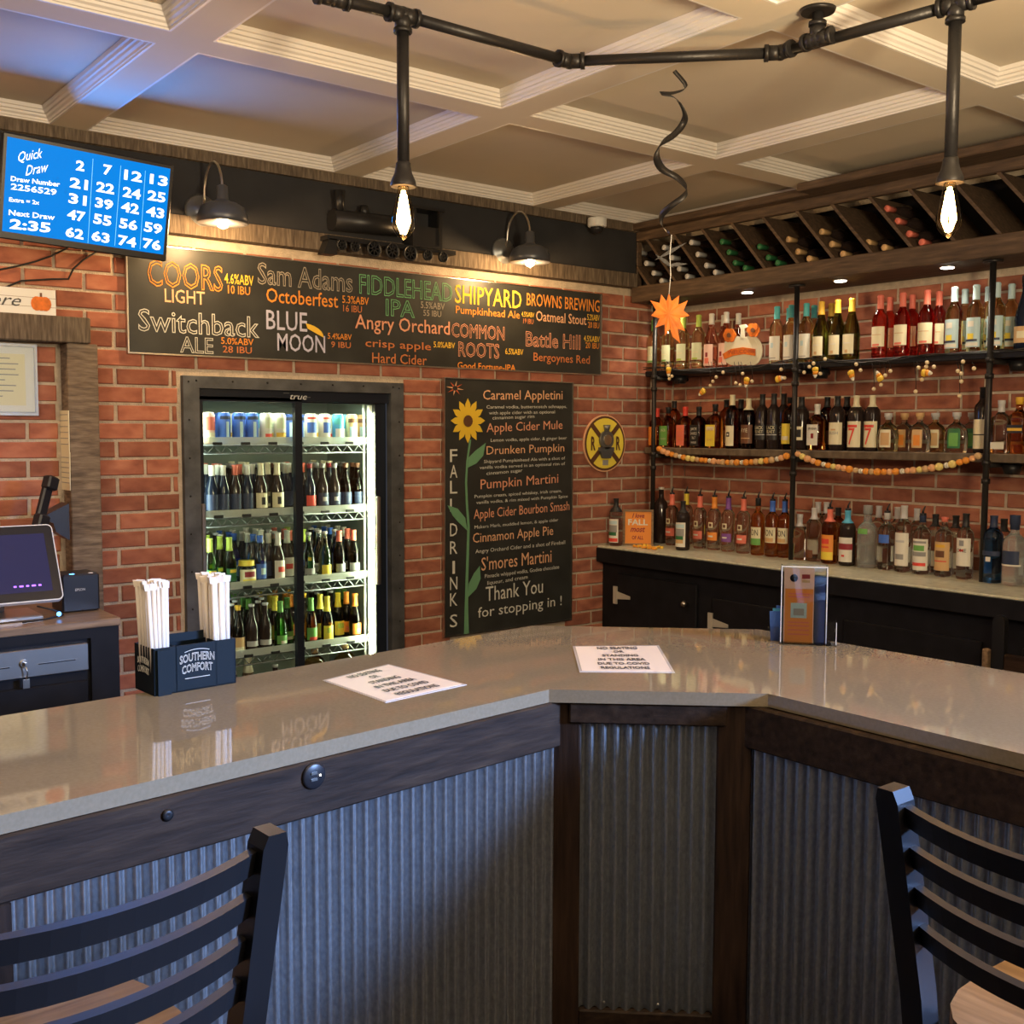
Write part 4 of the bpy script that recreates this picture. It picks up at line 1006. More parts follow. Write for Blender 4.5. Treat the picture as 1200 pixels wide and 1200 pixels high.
# ================================================================== beer menu board
MY = WY-.022
mb_ = thing('beer_menu_board', 'long chalkboard beer menu with colored lettering above the cooler', 'chalkboard', (2.9, WY, 2.1))
bx0, bx1 = on(150, 350, 1, MY).x, on(704, 390, 1, MY).x; bz0, bz1 = 1.884, 2.330
box('board', (bx0, MY+.001, bz0), (bx1, WY-.003, bz1), 'chalkboard', mb_)
f_ = MB(); e = .006
f_.box((bx0-e, MY-.004, bz0-e), (bx1+e, WY-.003, bz0)); f_.box((bx0-e, MY-.004, bz1), (bx1+e, WY-.003, bz1+.004)); f_.box((bx0-e, MY-.004, bz0), (bx0, WY-.003, bz1)); f_.box((bx1, MY-.004, bz0), (bx1+e, WY-.003, bz1))
f_.build('edge_trim', 'steel', mb_, True)
OUT = .016
for s, xl, yb, xr, yt, c, ol in [
  ('COORS', 173, 335, 261, 303, 'orange', 1), ('LIGHT', 193, 354, 240, 338, 'peach', 0), ('4.6%ABV', 263, 332, 297, 320, 'yellow', 0), ('10 IBU', 267, 344, 293, 334, 'orange', 0),
  ('Sam Adams', 302, 333, 413, 307, 'dim', 1), ('Octoberfest', 312, 354, 396, 337, 'orange', 0), ('5.3%ABV', 401, 355, 432, 346, 'orange', 0), ('16 IBU', 402, 365, 424, 357, 'rust', 0),
  ('FIDDLEHEAD', 421, 344, 530, 321, 'green', 1), ('IPA', 452, 370, 486, 350, 'green', 1), ('5.5%ABV', 493, 361, 521, 353, 'dim', 0), ('55 IBU', 496, 370, 517, 363, 'dim', 0),
  ('SHIPYARD', 533, 355, 611, 333, 'yellow', 0), ('Pumpkinhead Ale', 534, 370, 609, 358, 'orange', 0), ('4.5%ABV', 611, 371, 626, 365, 'yellow', 0), ('19 IBU', 613, 379, 625, 373, 'rust', 0),
  ('BROWNS BREWING', 617, 358, 704, 343, 'orange', 0), ('Oatmeal Stout', 628, 376, 687, 364, 'peach', 0), ('5.2%ABV', 688, 375, 704, 368, 'yellow', 0), ('20 IBU', 689, 384, 702, 377, 'orange', 0),
  ('Switchback', 162, 388, 304, 361, 'white', 1), ('ALE', 211, 413, 250, 394, 'white', 1), ('5.0%ABV', 259, 403, 297, 395, 'orange', 0), ('28 IBU', 261, 413, 295, 405, 'rust', 0),
  ('BLUE', 312, 386, 360, 363, 'lav', 0), ('MOON', 325, 411, 381, 390, 'lav', 0), ('5.4%ABV', 384, 397, 412, 390, 'orange', 0), ('9 IBU', 388, 407, 411, 400, 'rust', 0),
  ('Angry Orchard', 416, 390, 527, 368, 'pink', 0), ('crisp apple', 428, 409, 505, 397, 'rust', 0), ('5.0%ABV', 508, 407, 533, 400, 'yellow', 0), ('Hard Cider', 436, 425, 500, 413, 'rust', 0),
  ('COMMON', 529, 395, 591, 378, 'pink', 1), ('ROOTS', 537, 418, 585, 400, 'pink', 1), ('6.5%ABV', 592, 415, 613, 408, 'yellow', 0), ('Good Fortune-IPA', 536, 432, 604, 424, 'orange', 0),
  ('Battle Hill', 616, 406, 680, 388, 'pink', 1), ('4.5%ABV', 684, 400, 704, 393, 'yellow', 0), ('20 IBU', 686, 408, 702, 401, 'orange', 0), ('Bergoynes Red', 625, 426, 691, 413, 'rust', 0)]:
    xr = min(xr, 702.5)
    wt(s, xl, yb, xr, yt, 'chalk_'+c, mb_, MY, lift=.0012, outline=OUT if ol else -.006)
def wpoly(mb, pts, Y, dy=0):
    v = [on(a, b, 1, Y) for a, b in pts]; mb.add([(p.x, Y-dy, p.z) for p in v], [tuple(range(len(v)))])
q = MB(); wpoly(q, [(358+10*(1-math.cos(PI*k/8))*1.05, 379+7*math.sin(PI*k/8)*-.7+k*2.1) for k in range(9)]+[(360, 385)], MY, .003)
q.build('orange_slice', 'chalk_yellow', mb_, True)

# ================================================================== tall chalkboard of fall drinks
fb = thing('drinks_chalkboard', 'tall chalkboard of fall drinks with a painted sunflower, right of the cooler', 'chalkboard', (3.6, WY, 1.2))
dx0, dx1 = on(521.5, 600, 1, MY).x, on(670, 600, 1, MY).x; dz0, dz1 = .505, 1.828
box('board', (dx0, MY+.001, dz0), (dx1, WY-.003, dz1), 'chalkboard', fb)
f_ = MB(); e = .005
f_.box((dx0-e, MY-.003, dz0-e), (dx1+e, WY-.003, dz0)); f_.box((dx0-e, MY-.003, dz1), (dx1+e, WY-.003, dz1+e)); f_.box((dx0-e, MY-.003, dz0), (dx0, WY-.003, dz1)); f_.box((dx1, MY-.003, dz0), (dx1+e, WY-.003, dz1))
f_.build('edge_trim', 'steel', fb, True)
for s, xl, yb, xr, yt, c in [
  ('Caramel Appletini', 566, 472, 659, 457, 'peach'), ('Caramel vodka, butterscotch schnapps,', 570, 480, 664, 475, 'white'), ('with apple cider with an optional', 573, 487, 650, 482, 'white'), ('cinnamon sugar rim', 577, 493, 626, 488, 'white'),
  ('Apple Cider Mule', 570, 510, 659, 496, 'pink'), ('Lemon vodka, apple cider, & ginger beer', 575, 519, 664, 514, 'white'),
  ('Drunken Pumpkin', 570, 536, 661, 523, 'peach'), ('Shipyard Pumpkinhead Ale with a shot of', 567, 544, 662, 539, 'white'), ('vanilla vodka served in an optional rim of', 562, 551, 662, 546, 'white'), ('cinnamon sugar', 570, 558, 612, 553, 'white'),
  ('Pumpkin Martini', 563, 577, 654, 562, 'pink'), ('Pumpkin cream, spiced whiskey, irish cream,', 556, 585, 658, 580, 'white'), ('vanilla vodka, & rim mixed with Pumpkin Spice', 558, 592, 665, 587, 'white'),
  ('Apple Cider Bourbon Smash', 555, 612, 667, 597, 'pink'), ('Makers Mark, muddled lemon, & apple cider', 556, 621, 654, 616, 'white'),
  ('Cinnamon Apple Pie', 554, 640, 648, 625, 'peach'), ('Angry Orchard Cider and a shot of Fireball', 557, 650, 662, 644, 'white'),
  ("S'mores Martini", 564, 669, 646, 653, 'peach'), ('Pinnacle whipped vodka, Godiva chocolate', 568, 679, 655, 673, 'white'), ('liqueur, and cream', 571, 687, 618, 681, 'white'),
  ('Thank You', 569, 705, 636, 688, 'white'), ('for stopping in !', 560, 728, 658, 712, 'white')]:
    rise = {'white': .012, 'pink': .02, 'peach': .012}[c]
    wt(s, xl, yb, xr, yt, 'chalk_'+c, fb, MY, drop=rise, lift=.0012, outline=0)
for ch, y in zip('FALLDRINKS', (534, 552.5, 571, 592, 621, 642, 665, 684, 703, 728)):
    w_ = 1.5 if ch == 'I' else 4.3
    wt(ch, 531.5-w_, y+7.5, 531.5+w_, y-7.5, 'chalk_white', fb, MY, lift=.0012, outline=0)
mat('paint_green', (.13, .30, .16), .7); mat('paint_yellow', (.72, .48, .03), .7); mat('paint_brown', (.10, .04, .015), .8); mat('paint_red', (.55, .10, .03), .7)
st = MB().strip([on(a, b, 1, MY-.001) for a, b in [(551, 515), (547.5, 540), (546, 565), (547, 590), (549, 617), (548, 650), (547, 680), (546.5, 710), (546.5, 743)]], [.012, .012, .013, .014, .016, .017, .018, .022, .032]).build('flower_stem', 'paint_green', fb, True)
def leaf(pts, m, name='painted_leaf'): 
    q = MB(); wpoly(q, pts, MY, .002+random.random()*.0005); return q.build(name, m, fb, True)
leaf([(548, 548), (549, 536), (557, 528), (569, 519), (566, 534), (558, 543)], 'paint_green')
leaf([(547.5, 622), (536, 611), (530, 604), (524, 592), (536, 596), (545, 607)], 'paint_green')
leaf([(548, 700), (549, 684), (555, 672), (562, 663), (563, 678), (558, 690)], 'paint_green')
for ring, (L, n, m_) in enumerate(((23, 12, 'paint_yellow'), (15, 10, 'paint_yellow'))):
    for k in range(n):
        a = 2*PI*(k+.5*ring)/n; fc = lambda r, t: (548+math.cos(a+t)*r*.88, 493+math.sin(a+t)*r*1.15)
        o = leaf([fc(4, 0), fc(L*.45, -.36), fc(L*.75, -.2), fc(L, 0), fc(L*.75, .2), fc(L*.45, .36)], m_, 'petal')
q = MB(); wpoly(q, [(548+5.5*math.cos(2*PI*k/14), 493.5+7*math.sin(2*PI*k/14)) for k in range(14)], MY, .0045); q.build('flower_center', 'paint_brown', fb, True)
for k in range(8):
    a = 2*PI*k/8+.2; leaf([(533+3*math.cos(a-.3), 455+3*math.sin(a-.3)), (533+10.5*math.cos(a), 455+9*math.sin(a)), (533+3*math.cos(a+.3), 455+3*math.sin(a+.3))], 'paint_red' if k % 2 else 'chalk_peach', 'painted_starburst')

# ================================================================== round railroad emblem
rc = Vector((4.262, WY-.012, 1.494)); R_ = .163
rr = thing('railroad_sign', 'round yellow and black sign with two letters R and a locomotive front', 'sign', rc)
def disc(r, y, m, nm, par=rr, n=40, cx=0, cz=0, th=.004):
    return MB().tube([(cx, y, cz), (cx, y+th, cz)], r, n, smooth=False).build(nm, m, par)
disc(R_, 0, 'chalk_peach', 'outer_rim', th=.010); disc(R_*.955, -.002, 'paint_brown', 'black_ring'); disc(R_*.88, -.003, 'print_yellow', 'yellow_field')
for a in (PI/4, -PI/4):
    q = MB(); q.box((-R_*.90, -.0045, -.014), (R_*.90, -.003, .014), Matrix.Rotation(a, 4, 'Y')); q.build('cross_band', 'paint_brown', rr)
for x in (-.112, .083):
    text('R', (rc.x+x, rc.y-.005, rc.z-.04), (.034, 0, 0), (0, 0, .08), 'paint_brown', rr, outline=-.03)
e_ = MB(); e_.tube([(0, -.02, .02), (0, -.004, .02)], .052, 24); e_.build('boiler_front', 'grey_metal', rr)
e_ = MB(); e_.tube([(0, -.026, .02), (0, -.020, .02)], .030, 20); e_.build('smokebox_door', 'steel', rr)
e_ = MB(); e_.tube([(0, -.015, .07), (0, -.015, .105)], [.014, .022], 14); e_.build('smokestack', 'grey_metal', rr)
e_ = MB(); e_.box((-.055, -.02, -.045), (.055, -.004, -.022)); e_.build('bumper_beam', 'shade_grey', rr)
e_ = MB(); e_.prism([(-.05, -.045), (.05, -.045), (.03, -.085), (-.03, -.085)], 0, .016, Matrix(((1, 0, 0, 0), (0, 0, -1, -.004), (0, 1, 0, 0), (0, 0, 0, 1)))); e_.build('cowcatcher', 'shade_grey', rr)
e_ = MB(); e_.box((-.02, -.008, -.125), (.02, -.003, -.095)); e_.build('small_label', 'print_grey', rr)

# ================================================================== television
TVC = Vector((1.307, 4.224, 2.417)); tw, th_ = .62, .36875
RT = Matrix.Rotation(math.radians(10.45), 4, 'X') @ Matrix.Rotation(math.radians(2.3), 4, 'Y')
tv = thing('television', 'small wall television with a bright blue screen of white lottery numbers', 'television', TVC)
def tvb(name, a, b, m, par=tv, r=None): return (MB().rbox(a, b, r, RT) if r else MB().box(a, b, RT)).build(name, m, par)
tvb('bezel', (-tw/2, 0, -th_/2), (tw/2, .03, th_/2), 'cap_black', r=.004)
tvb('back_housing', (-tw*.38, .03, -th_*.38), (tw*.38, .06, th_*.3), 'cap_black', r=.01)
sc_ = tvb('screen', (-tw/2+.015, -.0012, -th_/2+.026), (tw/2-.015, 0, th_/2-.015), 'tv_blue')
q = MB(); q.tube([(0, .05, 0), (.02, .20, .0), (.02, .29, .02)], .018, 8); q.build('wall_bracket', 'black_metal', tv)
nrm = (RT.to_3x3() @ Vector((0, -1, 0)))
def onp(px, py, o_, n_):
    dd = CF*FPX+CR*(px-600)-CU*(py-600); return CAM+dd*((o_-CAM).dot(n_)/dd.dot(n_))
so = TVC+nrm*.0018
def tvt(s, xl, yb, xr, yrb, h, outline=-.02, shear=0):
    a = onp(xl, yb, so, nrm); b = onp(xr, yrb, so, nrm); t = onp(xl, yb-h, so, nrm)
    ux = b-a; up = (RT.to_3x3() @ Vector((0, 0, 1))).normalized()*(t-a).length
    text(s, a, ux, up, 'tv_white', sc_, outline=outline, shear=shear, lift=.0006)
tvt('Quick', 21, 192, 49, 187, 14, 0, .2); tvt('Draw', 30, 206, 56, 201, 12, 0, .2)
tvt('Draw Number', 12.5, 212, 70, 219, 6); tvt('2256529', 12.5, 222, 66, 229, 7.5); tvt('Extra = 2x', 10.5, 236, 46, 240, 5)
tvt('Next Draw', 10, 252, 64, 258, 6.5); tvt('2:35', 11, 268, 59, 273, 12, -.03)
cols = [[(93.6, 194), (92, 214), (90.5, 232.5), (89, 251.5), (87, 272)], [(125.6, 199), (123, 219), (121.5, 237.6), (119.6, 256.5), (117.5, 276.5)],
        [(155.6, 205), (154, 225), (152, 242.4), (150, 261.6), (148.5, 281.6)], [(185.6, 210), (183, 229), (181.4, 247.6), (179, 266), (177.4, 285)]]
nums = [['2', '21', '31', '47', '62'], ['7', '22', '39', '55', '63'], ['12', '24', '42', '56', '74'], ['13', '25', '43', '59', '76']]
for cc, nn in zip(cols, nums):
    for (x, y), s in zip(cc, nn):
        w_ = 10.5 if len(s) > 1 else 5
        tvt(s, x-w_, y+5.2, x+w_, y+5.2+w_*.36, 12, -.03)
for a, b in (((109, 186), (103, 285)), ((141.6, 194), (134.4, 288)), ((170.4, 200), (164, 292))):
    MB().strip([onp(*a, so, nrm), onp(*b, so, nrm)], .0018, nrm, .0004).build('column_line', 'tv_line', sc_, True)
lamp('AREA', 'tv_light', TVC+nrm*.02, 8, (.01, .27, 1), .56, aim=TVC+nrm, sy=.3)
def cable(name, pts, lab, Y=WY-.012, r=.004, m='rubber'):
    P = [on(a, b, 1, Y) for a, b in pts]
    tag(MB().tube(P, r, 6).build(name, m), lab, 'cable'); 
cable('power_cable', [(-20, 320), (0, 316), (20, 312), (40, 307), (60, 300), (78, 291), (95, 280)], 'upper black cable sagging from behind the television')
cable('video_cable', [(-5, 341), (8, 336), (25, 329), (45, 328), (62, 327), (80, 327), (86, 315), (97, 305), (113, 295)], 'lower black cable with a bend, hanging under the television')

# ================================================================== gooseneck wall lamps
def wall_lamp(x, nm):
    t = thing('wall_lamp', nm, 'lamp', (x, 4.515, 2.487), 0, 'gooseneck lamps above the beer menu')
    MB().lathe([(.001, .03), (.040, .028), (.046, .018), (.066, .014), (.073, .006), (.075, 0), (.001, 0)], 28, Matrix.Rotation(PI/2, 4, 'X')).build('wall_plate', 'grey_metal', t)
    pts = [(0, -.02, .01)]+[(0, -.035-.0935*(1-math.cos(PI*k/12)), .06+.125*math.sin(PI*k/12)) for k in range(0, 13)]+[(0, -.222, .05)]
    MB().tube(pts, .0055, 8).build('gooseneck', 'steel', t)
    M = Matrix.Translation((0, -.222, -.080))
    MB().lathe([(.100, 0), (.104, .002), (.102, .030), (.088, .065), (.060, .082), (.032, .090), (.024, .098), (.023, .150), (.012, .156), (.001, .157)], 32, M).build('shade', 'shade_grey', t)
    MB().lathe([(.099, .002), (.098, .030), (.084, .062), (.058, .078), (.028, .085), (.001, .086)], 32, M).build('shade_lining', 'shade_white', t)
    MB().lathe([(.001, -.022), (.020, -.014), (.030, .010), (.022, .045), (.014, .062), (.001, .064)], 16, M).build('bulb', 'lamp_glow', t)
    lamp('POINT', 'wall_lamp_light', (x, 4.293, 2.368), 15, (1, .62, .28), .02)
    return t
wall_lamp(1.862, 'grey gooseneck wall lamp beside the television')
wall_lamp(.45, 'grey gooseneck wall lamp left of the television, over the wooden lintel')
wall_lamp(3.487, 'grey gooseneck wall lamp near the wine rack corner')

# dark locomotive cut-out on the black band
tl = thing('train_ornament', 'dark metal steam train ornament mounted on the black band between the lamps', 'ornament', (2.75, 4.50, 2.40))
def tb(nm, mbx): mbx.build(nm, 'black_metal', tl, True)
TY = 4.462
tb('boiler', MB().tube([(2.46, TY, 2.52), (2.88, TY, 2.535)], .047, 18))
tb('smokestack', MB().tube([(2.50, TY, 2.56), (2.50, TY, 2.655)], [.018, .028], 14))
tb('steam_dome', MB().tube([(2.63, TY, 2.56), (2.63, TY, 2.605)], [.026, .018], 14))
q = MB(); q.box((2.87, TY-.045, 2.44), (3.04, TY+.05, 2.455)); q.box((2.87, TY-.045, 2.455), (2.89, TY+.05, 2.62)); q.box((3.02, TY-.045, 2.455), (3.04, TY+.05, 2.62)); q.box((2.855, TY-.05, 2.62), (3.055, TY+.05, 2.635)); q.box((2.89, TY-.04, 2.455), (3.02, TY+.05, 2.54)); tb('cab', q)
tb('frame_plate', MB().box((2.42, TY-.03, 2.425), (3.13, TY+.05, 2.445)))
q = MB(); q.prism([(2.40, 2.36), (2.47, 2.36), (2.47, 2.43), (2.43, 2.43)], 0, .06, Matrix(((1, 0, 0, 0), (0, 0, -1, TY+.03), (0, 1, 0, 0), (0, 0, 0, 1)))); tb('cowcatcher', q)
for x, r in ((2.49, .026), (2.56, .026), (2.66, .038), (2.76, .038), (2.86, .038), (2.96, .026), (3.05, .026)):
    q = MB()
    q.lathe([(r*.8, -.006), (r, -.006), (r, .006), (r*.8, .006), (r*.8, -.006)], 20, Matrix.Translation((x, TY-.035, 2.425-.018)) @ Matrix.Rotation(PI/2, 4, 'X'))
    for k in range(4): q.box((-r*.85, -.003, -.003), (r*.85, .003, .003), Matrix.Translation((x, TY-.035, 2.407)) @ Matrix.Rotation(k*PI/4, 4, 'Y'))
    tb('wheel', q)

# ================================================================== pipe pendant fixture
PZ = 2.66
A0, A1, A2, A3, A4, A5, A6 = (1.25, 2.535), (1.602, 2.512), (2.183, 2.506), (2.612, 2.066), (2.600, 1.93), (2.673, 1.558), (2.735, 1.15)
pf = thing('pipe_light_fixture', 'black iron pipe light fixture with two bare filament bulbs, fixed to the ceiling', 'light fixture', (2.6, 1.93, ZC))
for a, b in ((A0, A1), (A1, A2), (A2, A3), (A3, A5), (A5, A6)):
    MB().tube([(*a, PZ), (*b, PZ)], .0155, 14).build('pipe', 'pipe_iron', pf, True)
def fitting(p, dirs, nm):
    q = MB()
    for d in dirs:
        d = Vector(d).normalized(); c = Vector((*p, PZ))
        q.tube([c, c+d*.038], .0215, 12); q.tube([c+d*.034, c+d*.046], .025, 12)
    q.ball((*p, PZ), .0225, 12, 8); q.build(nm, 'pipe_iron', pf, True)
V2 = lambda a, b: (b[0]-a[0], b[1]-a[1], 0)
fitting((1.40, 2.525), [V2(A1, A0), V2(A0, A1)], 'coupling')
fitting(A1, [V2(A1, A0), V2(A1, A2), (0, 0, -1)], 'tee_joint'); fitting(A2, [V2(A2, A1), V2(A2, A3)], 'elbow_joint'); fitting(A3, [V2(A3, A2), V2(A3, A4)], 'elbow_joint')
fitting(A4, [V2(A4, A3), V2(A4, A5), (0, 0, 1)], 'tee_joint'); fitting(A5, [V2(A5, A4), V2(A5, A6), (0, 0, -1)], 'tee_joint')
MB().tube([(*A4, PZ), (*A4, ZC)], .0155, 12).build('pipe', 'pipe_iron', pf, True)
MB().tube([(*A4, ZC-.010), (*A4, ZC-.001)], [.046, .050], 24).build('ceiling_flange', 'pipe_iron', pf, True)
FIL = None
for (x, y), zb in ((A1, 2.275), (A5, 2.27)):
    MB().tube([(x, y, PZ), (x, y, zb)], .0165, 14).build('pipe', 'pipe_iron', pf, True)
    s_ = MB().lathe([(.0165, 0), (.020, -.004), (.020, -.012), (.024, -.030), (.033, -.050), (.035, -.062), (.034, -.066), (.028, -.064), (.001, -.060)], 24, Matrix.Translation((x, y, zb+.004))).build('socket', 'pipe_iron', pf, True)
    zs = zb-.060
    b_ = MB().lathe([(.014, 0), (.016, -.010), (.022, -.040), (.0315, -.080), (.0325, -.095), (.028, -.115), (.016, -.132), (.004, -.140), (.001, -.143)], 24, Matrix.Translation((x, y, zs))).build('bulb', 'bulb_glass', pf, True)
    q = MB()
    q.tube([(x, y, zs-.012), (x, y, zs-.035)], .006, 8)
    for k in range(8):
        a = 2*PI*k/8; c_, s2 = math.cos(a), math.sin(a); q.tube([(x+.007*c_, y+.007*s2, zs-.022), (x+.016*c_, y+.016*s2, zs-.075), (x+.018*c_, y+.018*s2, zs-.095), (x+.006*c_, y+.006*s2, zs-.125)], .0022, 5)
    q.build('filament', 'filament', b_, True)
    for dz in (-.05, -.075, -.10):
        pass
    lamp('POINT', 'bulb_light', (x, y, zs-.075), 7, (1, .60, .26), .022)

# ---- hanging spiral with an orange leaf
hs = thing('hanging_swirl', 'dark spiral ribbon with an orange maple leaf, hanging from the middle pipe', 'decoration', (2.405, 2.29, PZ-.016))
rt_ = Vector((CR.x, CR.y, 0)).normalized(); fw = Vector((-rt_.y, rt_.x, 0))
key = [(790, 83), (806, 98), (790, 107), (773, 112), (790, 118), (803, 132), (802, 142), (790, 157), (772, 172), (768, 186), (777, 197), (795, 205), (805, 220), (800, 232), (785, 243), (776, 252), (778, 264), (787, 275)]
P = []
for i, (a, b) in enumerate(key):
    base = onp(a, b, Vector((2.405, 2.29, 2)), fw); P.append(base+fw*.03*math.sin(i*1.3))
S_ = []
for i in range(len(P)-1):
    for k in range(4):
        t = k/4; p0, p1, p2, p3 = P[max(i-1, 0)], P[i], P[i+1], P[min(i+2, len(P)-1)]
        S_.append(.5*((2*p1)+(p2-p0)*t+(2*p0-5*p1+4*p2-p3)*t*t+(3*p1-p0-3*p2+p3)*t**3))
q = MB(); vs = []
for i, p in enumerate(S_):
    w_ = .0065+.0055*math.sin(i/len(S_)*PI); a = i*.16
    n_ = (rt_*math.cos(a)*.8+Vector((0, 0, 1))*.6+fw*math.sin(a)*.5).normalized(); vs += [p+n_*w_, p-n_*w_, p-n_*w_+fw*.0012, p+n_*w_+fw*.0012]
fs = []
for i in range(len(S_)-1):
    for j in range(4): fs.append((4*i+j, 4*i+(j+1) % 4, 4*i+4+(j+1) % 4, 4*i+4+j))
q.add(vs, fs, True); q.build('spiral_ribbon', 'pipe_iron', hs, True)
pp = lambda a, b: onp(a, b, Vector((2.405, 2.29, 2)), fw)
for (a, b, c, d) in ((767, 305, 805, 284), (780, 311, 806, 309), (768, 298, 790, 314)):
    q = MB(); A_, B_ = pp(a, b), pp(c, d); mid = (A_+B_)/2; n_ = (B_-A_).cross(fw).normalized()*.006
    q.add([A_, mid+n_, B_, mid-n_, A_+fw*.002, mid+n_+fw*.002, B_+fw*.002, mid-n_+fw*.002], [(0, 1, 2, 3), (7, 6, 5, 4), (0, 4, 5, 1), (1, 5, 6, 2), (2, 6, 7, 3), (3, 7, 4, 0)]); q.build('dark_blade', 'pipe_iron', hs, True)
q = MB(); q.tube([pp(787, 275), pp(785, 300), pp(786, 322), pp(784, 345)], .0012, 5); q.build('string', 'white', hs, True)
mat('leaf_orange', (.70, .17, .015), .6, noise=.3, nscale=30)
lf = []
for k, (a, b) in enumerate([(784, 343), (787, 353), (796, 346), (795, 357), (806, 352), (801, 364), (808, 370), (796, 373), (803, 388), (794, 385), (797, 402), (788, 394), (785, 385), (779, 394), (779, 380), (768, 384), (773, 373), (763, 370), (769, 363), (762, 352), (773, 355), (775, 345), (781, 353)]): lf.append(pp(a, b))
cen = pp(783, 368)
q = MB(); n = len(lf); vs = [cen-fw*.006]+lf+[cen+fw*.000]+[v+fw*.003 for v in lf]
fs = [(0, 1+i, 1+(i+1) % n) for i in range(n)]+[(n+1, n+2+(i+1) % n, n+2+i) for i in range(n)]+[(1+i, n+2+i, n+2+(i+1) % n, 1+(i+1) % n) for i in range(n)]
q.add(vs, fs); q.build('maple_leaf', 'leaf_orange', hs, True)

# ---- dome camera
dc = thing('dome_camera', 'white dome security camera under the molding near the wine rack', 'camera', (4.075, 4.437, 2.70))
MB().lathe([(.001, .02), (.050, .02), (.052, .015), (.052, -.022), (.046, -.028), (.001, -.028)], 24).build('housing', 'white', dc)
MB().lathe([(.038, -.028), (.036, -.042), (.026, -.056), (.012, -.063), (.001, -.064)], 20).build('dome', 'cap_black', dc)

# ================================================================== left side: timber surround
tf = thing('timber_surround', 'rough weathered wooden post and lintel against the bricks at the left', 'frame', (1.3, 4.5, 0))
rbox('post', (1.284, 4.47, 0), (1.402, WY-.002, 1.902), 'barn_wood_upright', tf, .004)
rbox('lintel', (.2, 4.455, 1.903), (1.372, WY-.002, 2.004), 'barn_wood', tf, .004)
sg = thing('pumpkin_sign', 'white plank sign with script lettering and an orange pumpkin, standing on the wooden lintel', 'sign', (1.05, 4.50, 2.004))
box('plank', (.72, 4.497, 2.005), (1.253, 4.509, 2.106), 'white', sg)
for z in (2.037, 2.072): box('plank_line', (.72, 4.4965, z), (1.253, 4.4975, z+.0012), 'print_brown', sg)
text('adore', (.93, 4.4965, 2.035), (.195, 0, 0), (0, 0, .045), 'cap_black', sg, shear=.4)
q = MB()
for k in (-1, 0, 1): q.add([(1.198+k*.016+.022*math.cos(2*PI*i/14), 4.4955-.001*(k == 0), 2.050+.028*math.sin(2*PI*i/14)) for i in range(14)], [tuple(range(14))])
q.build('painted_pumpkin', 'leaf_orange', sg, True)
box('painted_stem', (1.194, 4.4945, 2.076), (1.202, 4.4965, 2.092), 'print_brown', sg)
cf = thing('license_frame', 'framed certificate on the bricks inside the wooden surround', 'picture frame', (1.0, 4.55, 1.75))
box('frame', (.80, 4.552, 1.616), (1.192, WY-.002, 1.896), 'grey_metal', cf); box('mat_board', (.815, 4.5505, 1.630), (1.178, 4.553, 1.882), 'white', cf)
box('certificate', (.86, 4.549, 1.655), (1.145, 4.5515, 1.855), 'print_cream', cf)
for k, w_ in enumerate((.16, .22, .2, .22, .12, .2, .18, .1)): box('print_line', (1.0-w_/2+.01, 4.548, 1.835-k*.021), (1.0+w_/2+.01, 4.5495, 1.839-k*.021), 'print_grey', cf)
box('glazing', (.81, 4.545, 1.626), (1.183, 4.5465, 1.886), 'acrylic', cf)
for nm, c4, lab in (('receipt', [(64.5, 481), (80, 481), (81, 530), (64, 530)], 'upper yellowed slip pinned on the side of the wooden post'), ('receipt', [(66, 530), (81.5, 530), (82, 575), (66, 573)], 'lower printed slip pinned on the side of the wooden post')):
    v = [on(a, b, 0, 1.280) for a, b in c4]
    t = thing(nm, lab, 'receipt', v[0], 0, 'slips on the wooden post')
    q = MB(); q.add([(p.x, p.y, p.z) for p in v]+[(p.x+.003, p.y, p.z) for p in v], [(0, 1, 2, 3), (7, 6, 5, 4), (0, 4, 5, 1), (1, 5, 6, 2), (2, 6, 7, 3), (3, 7, 4, 0)]); o = q.build('slip', 'print_cream', t, True)
    q = MB()
    y0, y1 = min(p.y for p in v), max(p.y for p in v); zt_, zb_ = v[0].z, v[3].z
    for k in range(6): q.box((1.2792, y0+.01, zt_-.02-k*(zt_-zb_-.03)/6), (1.2798, y1-.012-.01*(k % 2), zt_-.017-k*(zt_-zb_-.03)/6))
    q.build('printed_lines', 'print_grey', o, True)
# wall phone
ph = thing('wall_phone', 'black handset in an angled cradle on the wooden post behind the till', 'phone', (1.2, 4.42, 1.2))
q = MB(); A_ = on(58, 562, 1, 4.36); B_ = on(45, 615, 1, 4.33)
d_ = (B_-A_).normalized(); M = Matrix.Translation((A_+B_)/2) @ d_.to_track_quat('Z', 'X').to_matrix().to_4x4()
L_ = (B_-A_).length/2; q.rbox((-.022, -.012, -L_-.01), (.022, .012, L_+.01), .006, M); q.rbox((-.026, -.030, -L_-.012), (.026, .012, -L_+.04), .006, M); q.rbox((-.026, -.030, L_-.04), (.026, .012, L_+.012), .006, M); q.build('handset', 'cap_black', ph, True)
q = MB(); q.prism([(0, 0), (.11, .055), (.11, -.09), (.06, -.055), (.05, -.02)], 0, .10, Matrix(((1, 0, 0, B_.x+.015), (0, 0, -1, 4.47), (0, 1, 0, B_.z+.02), (0, 0, 0, 1)))); q.build('cradle', 'cap_black', ph, True)
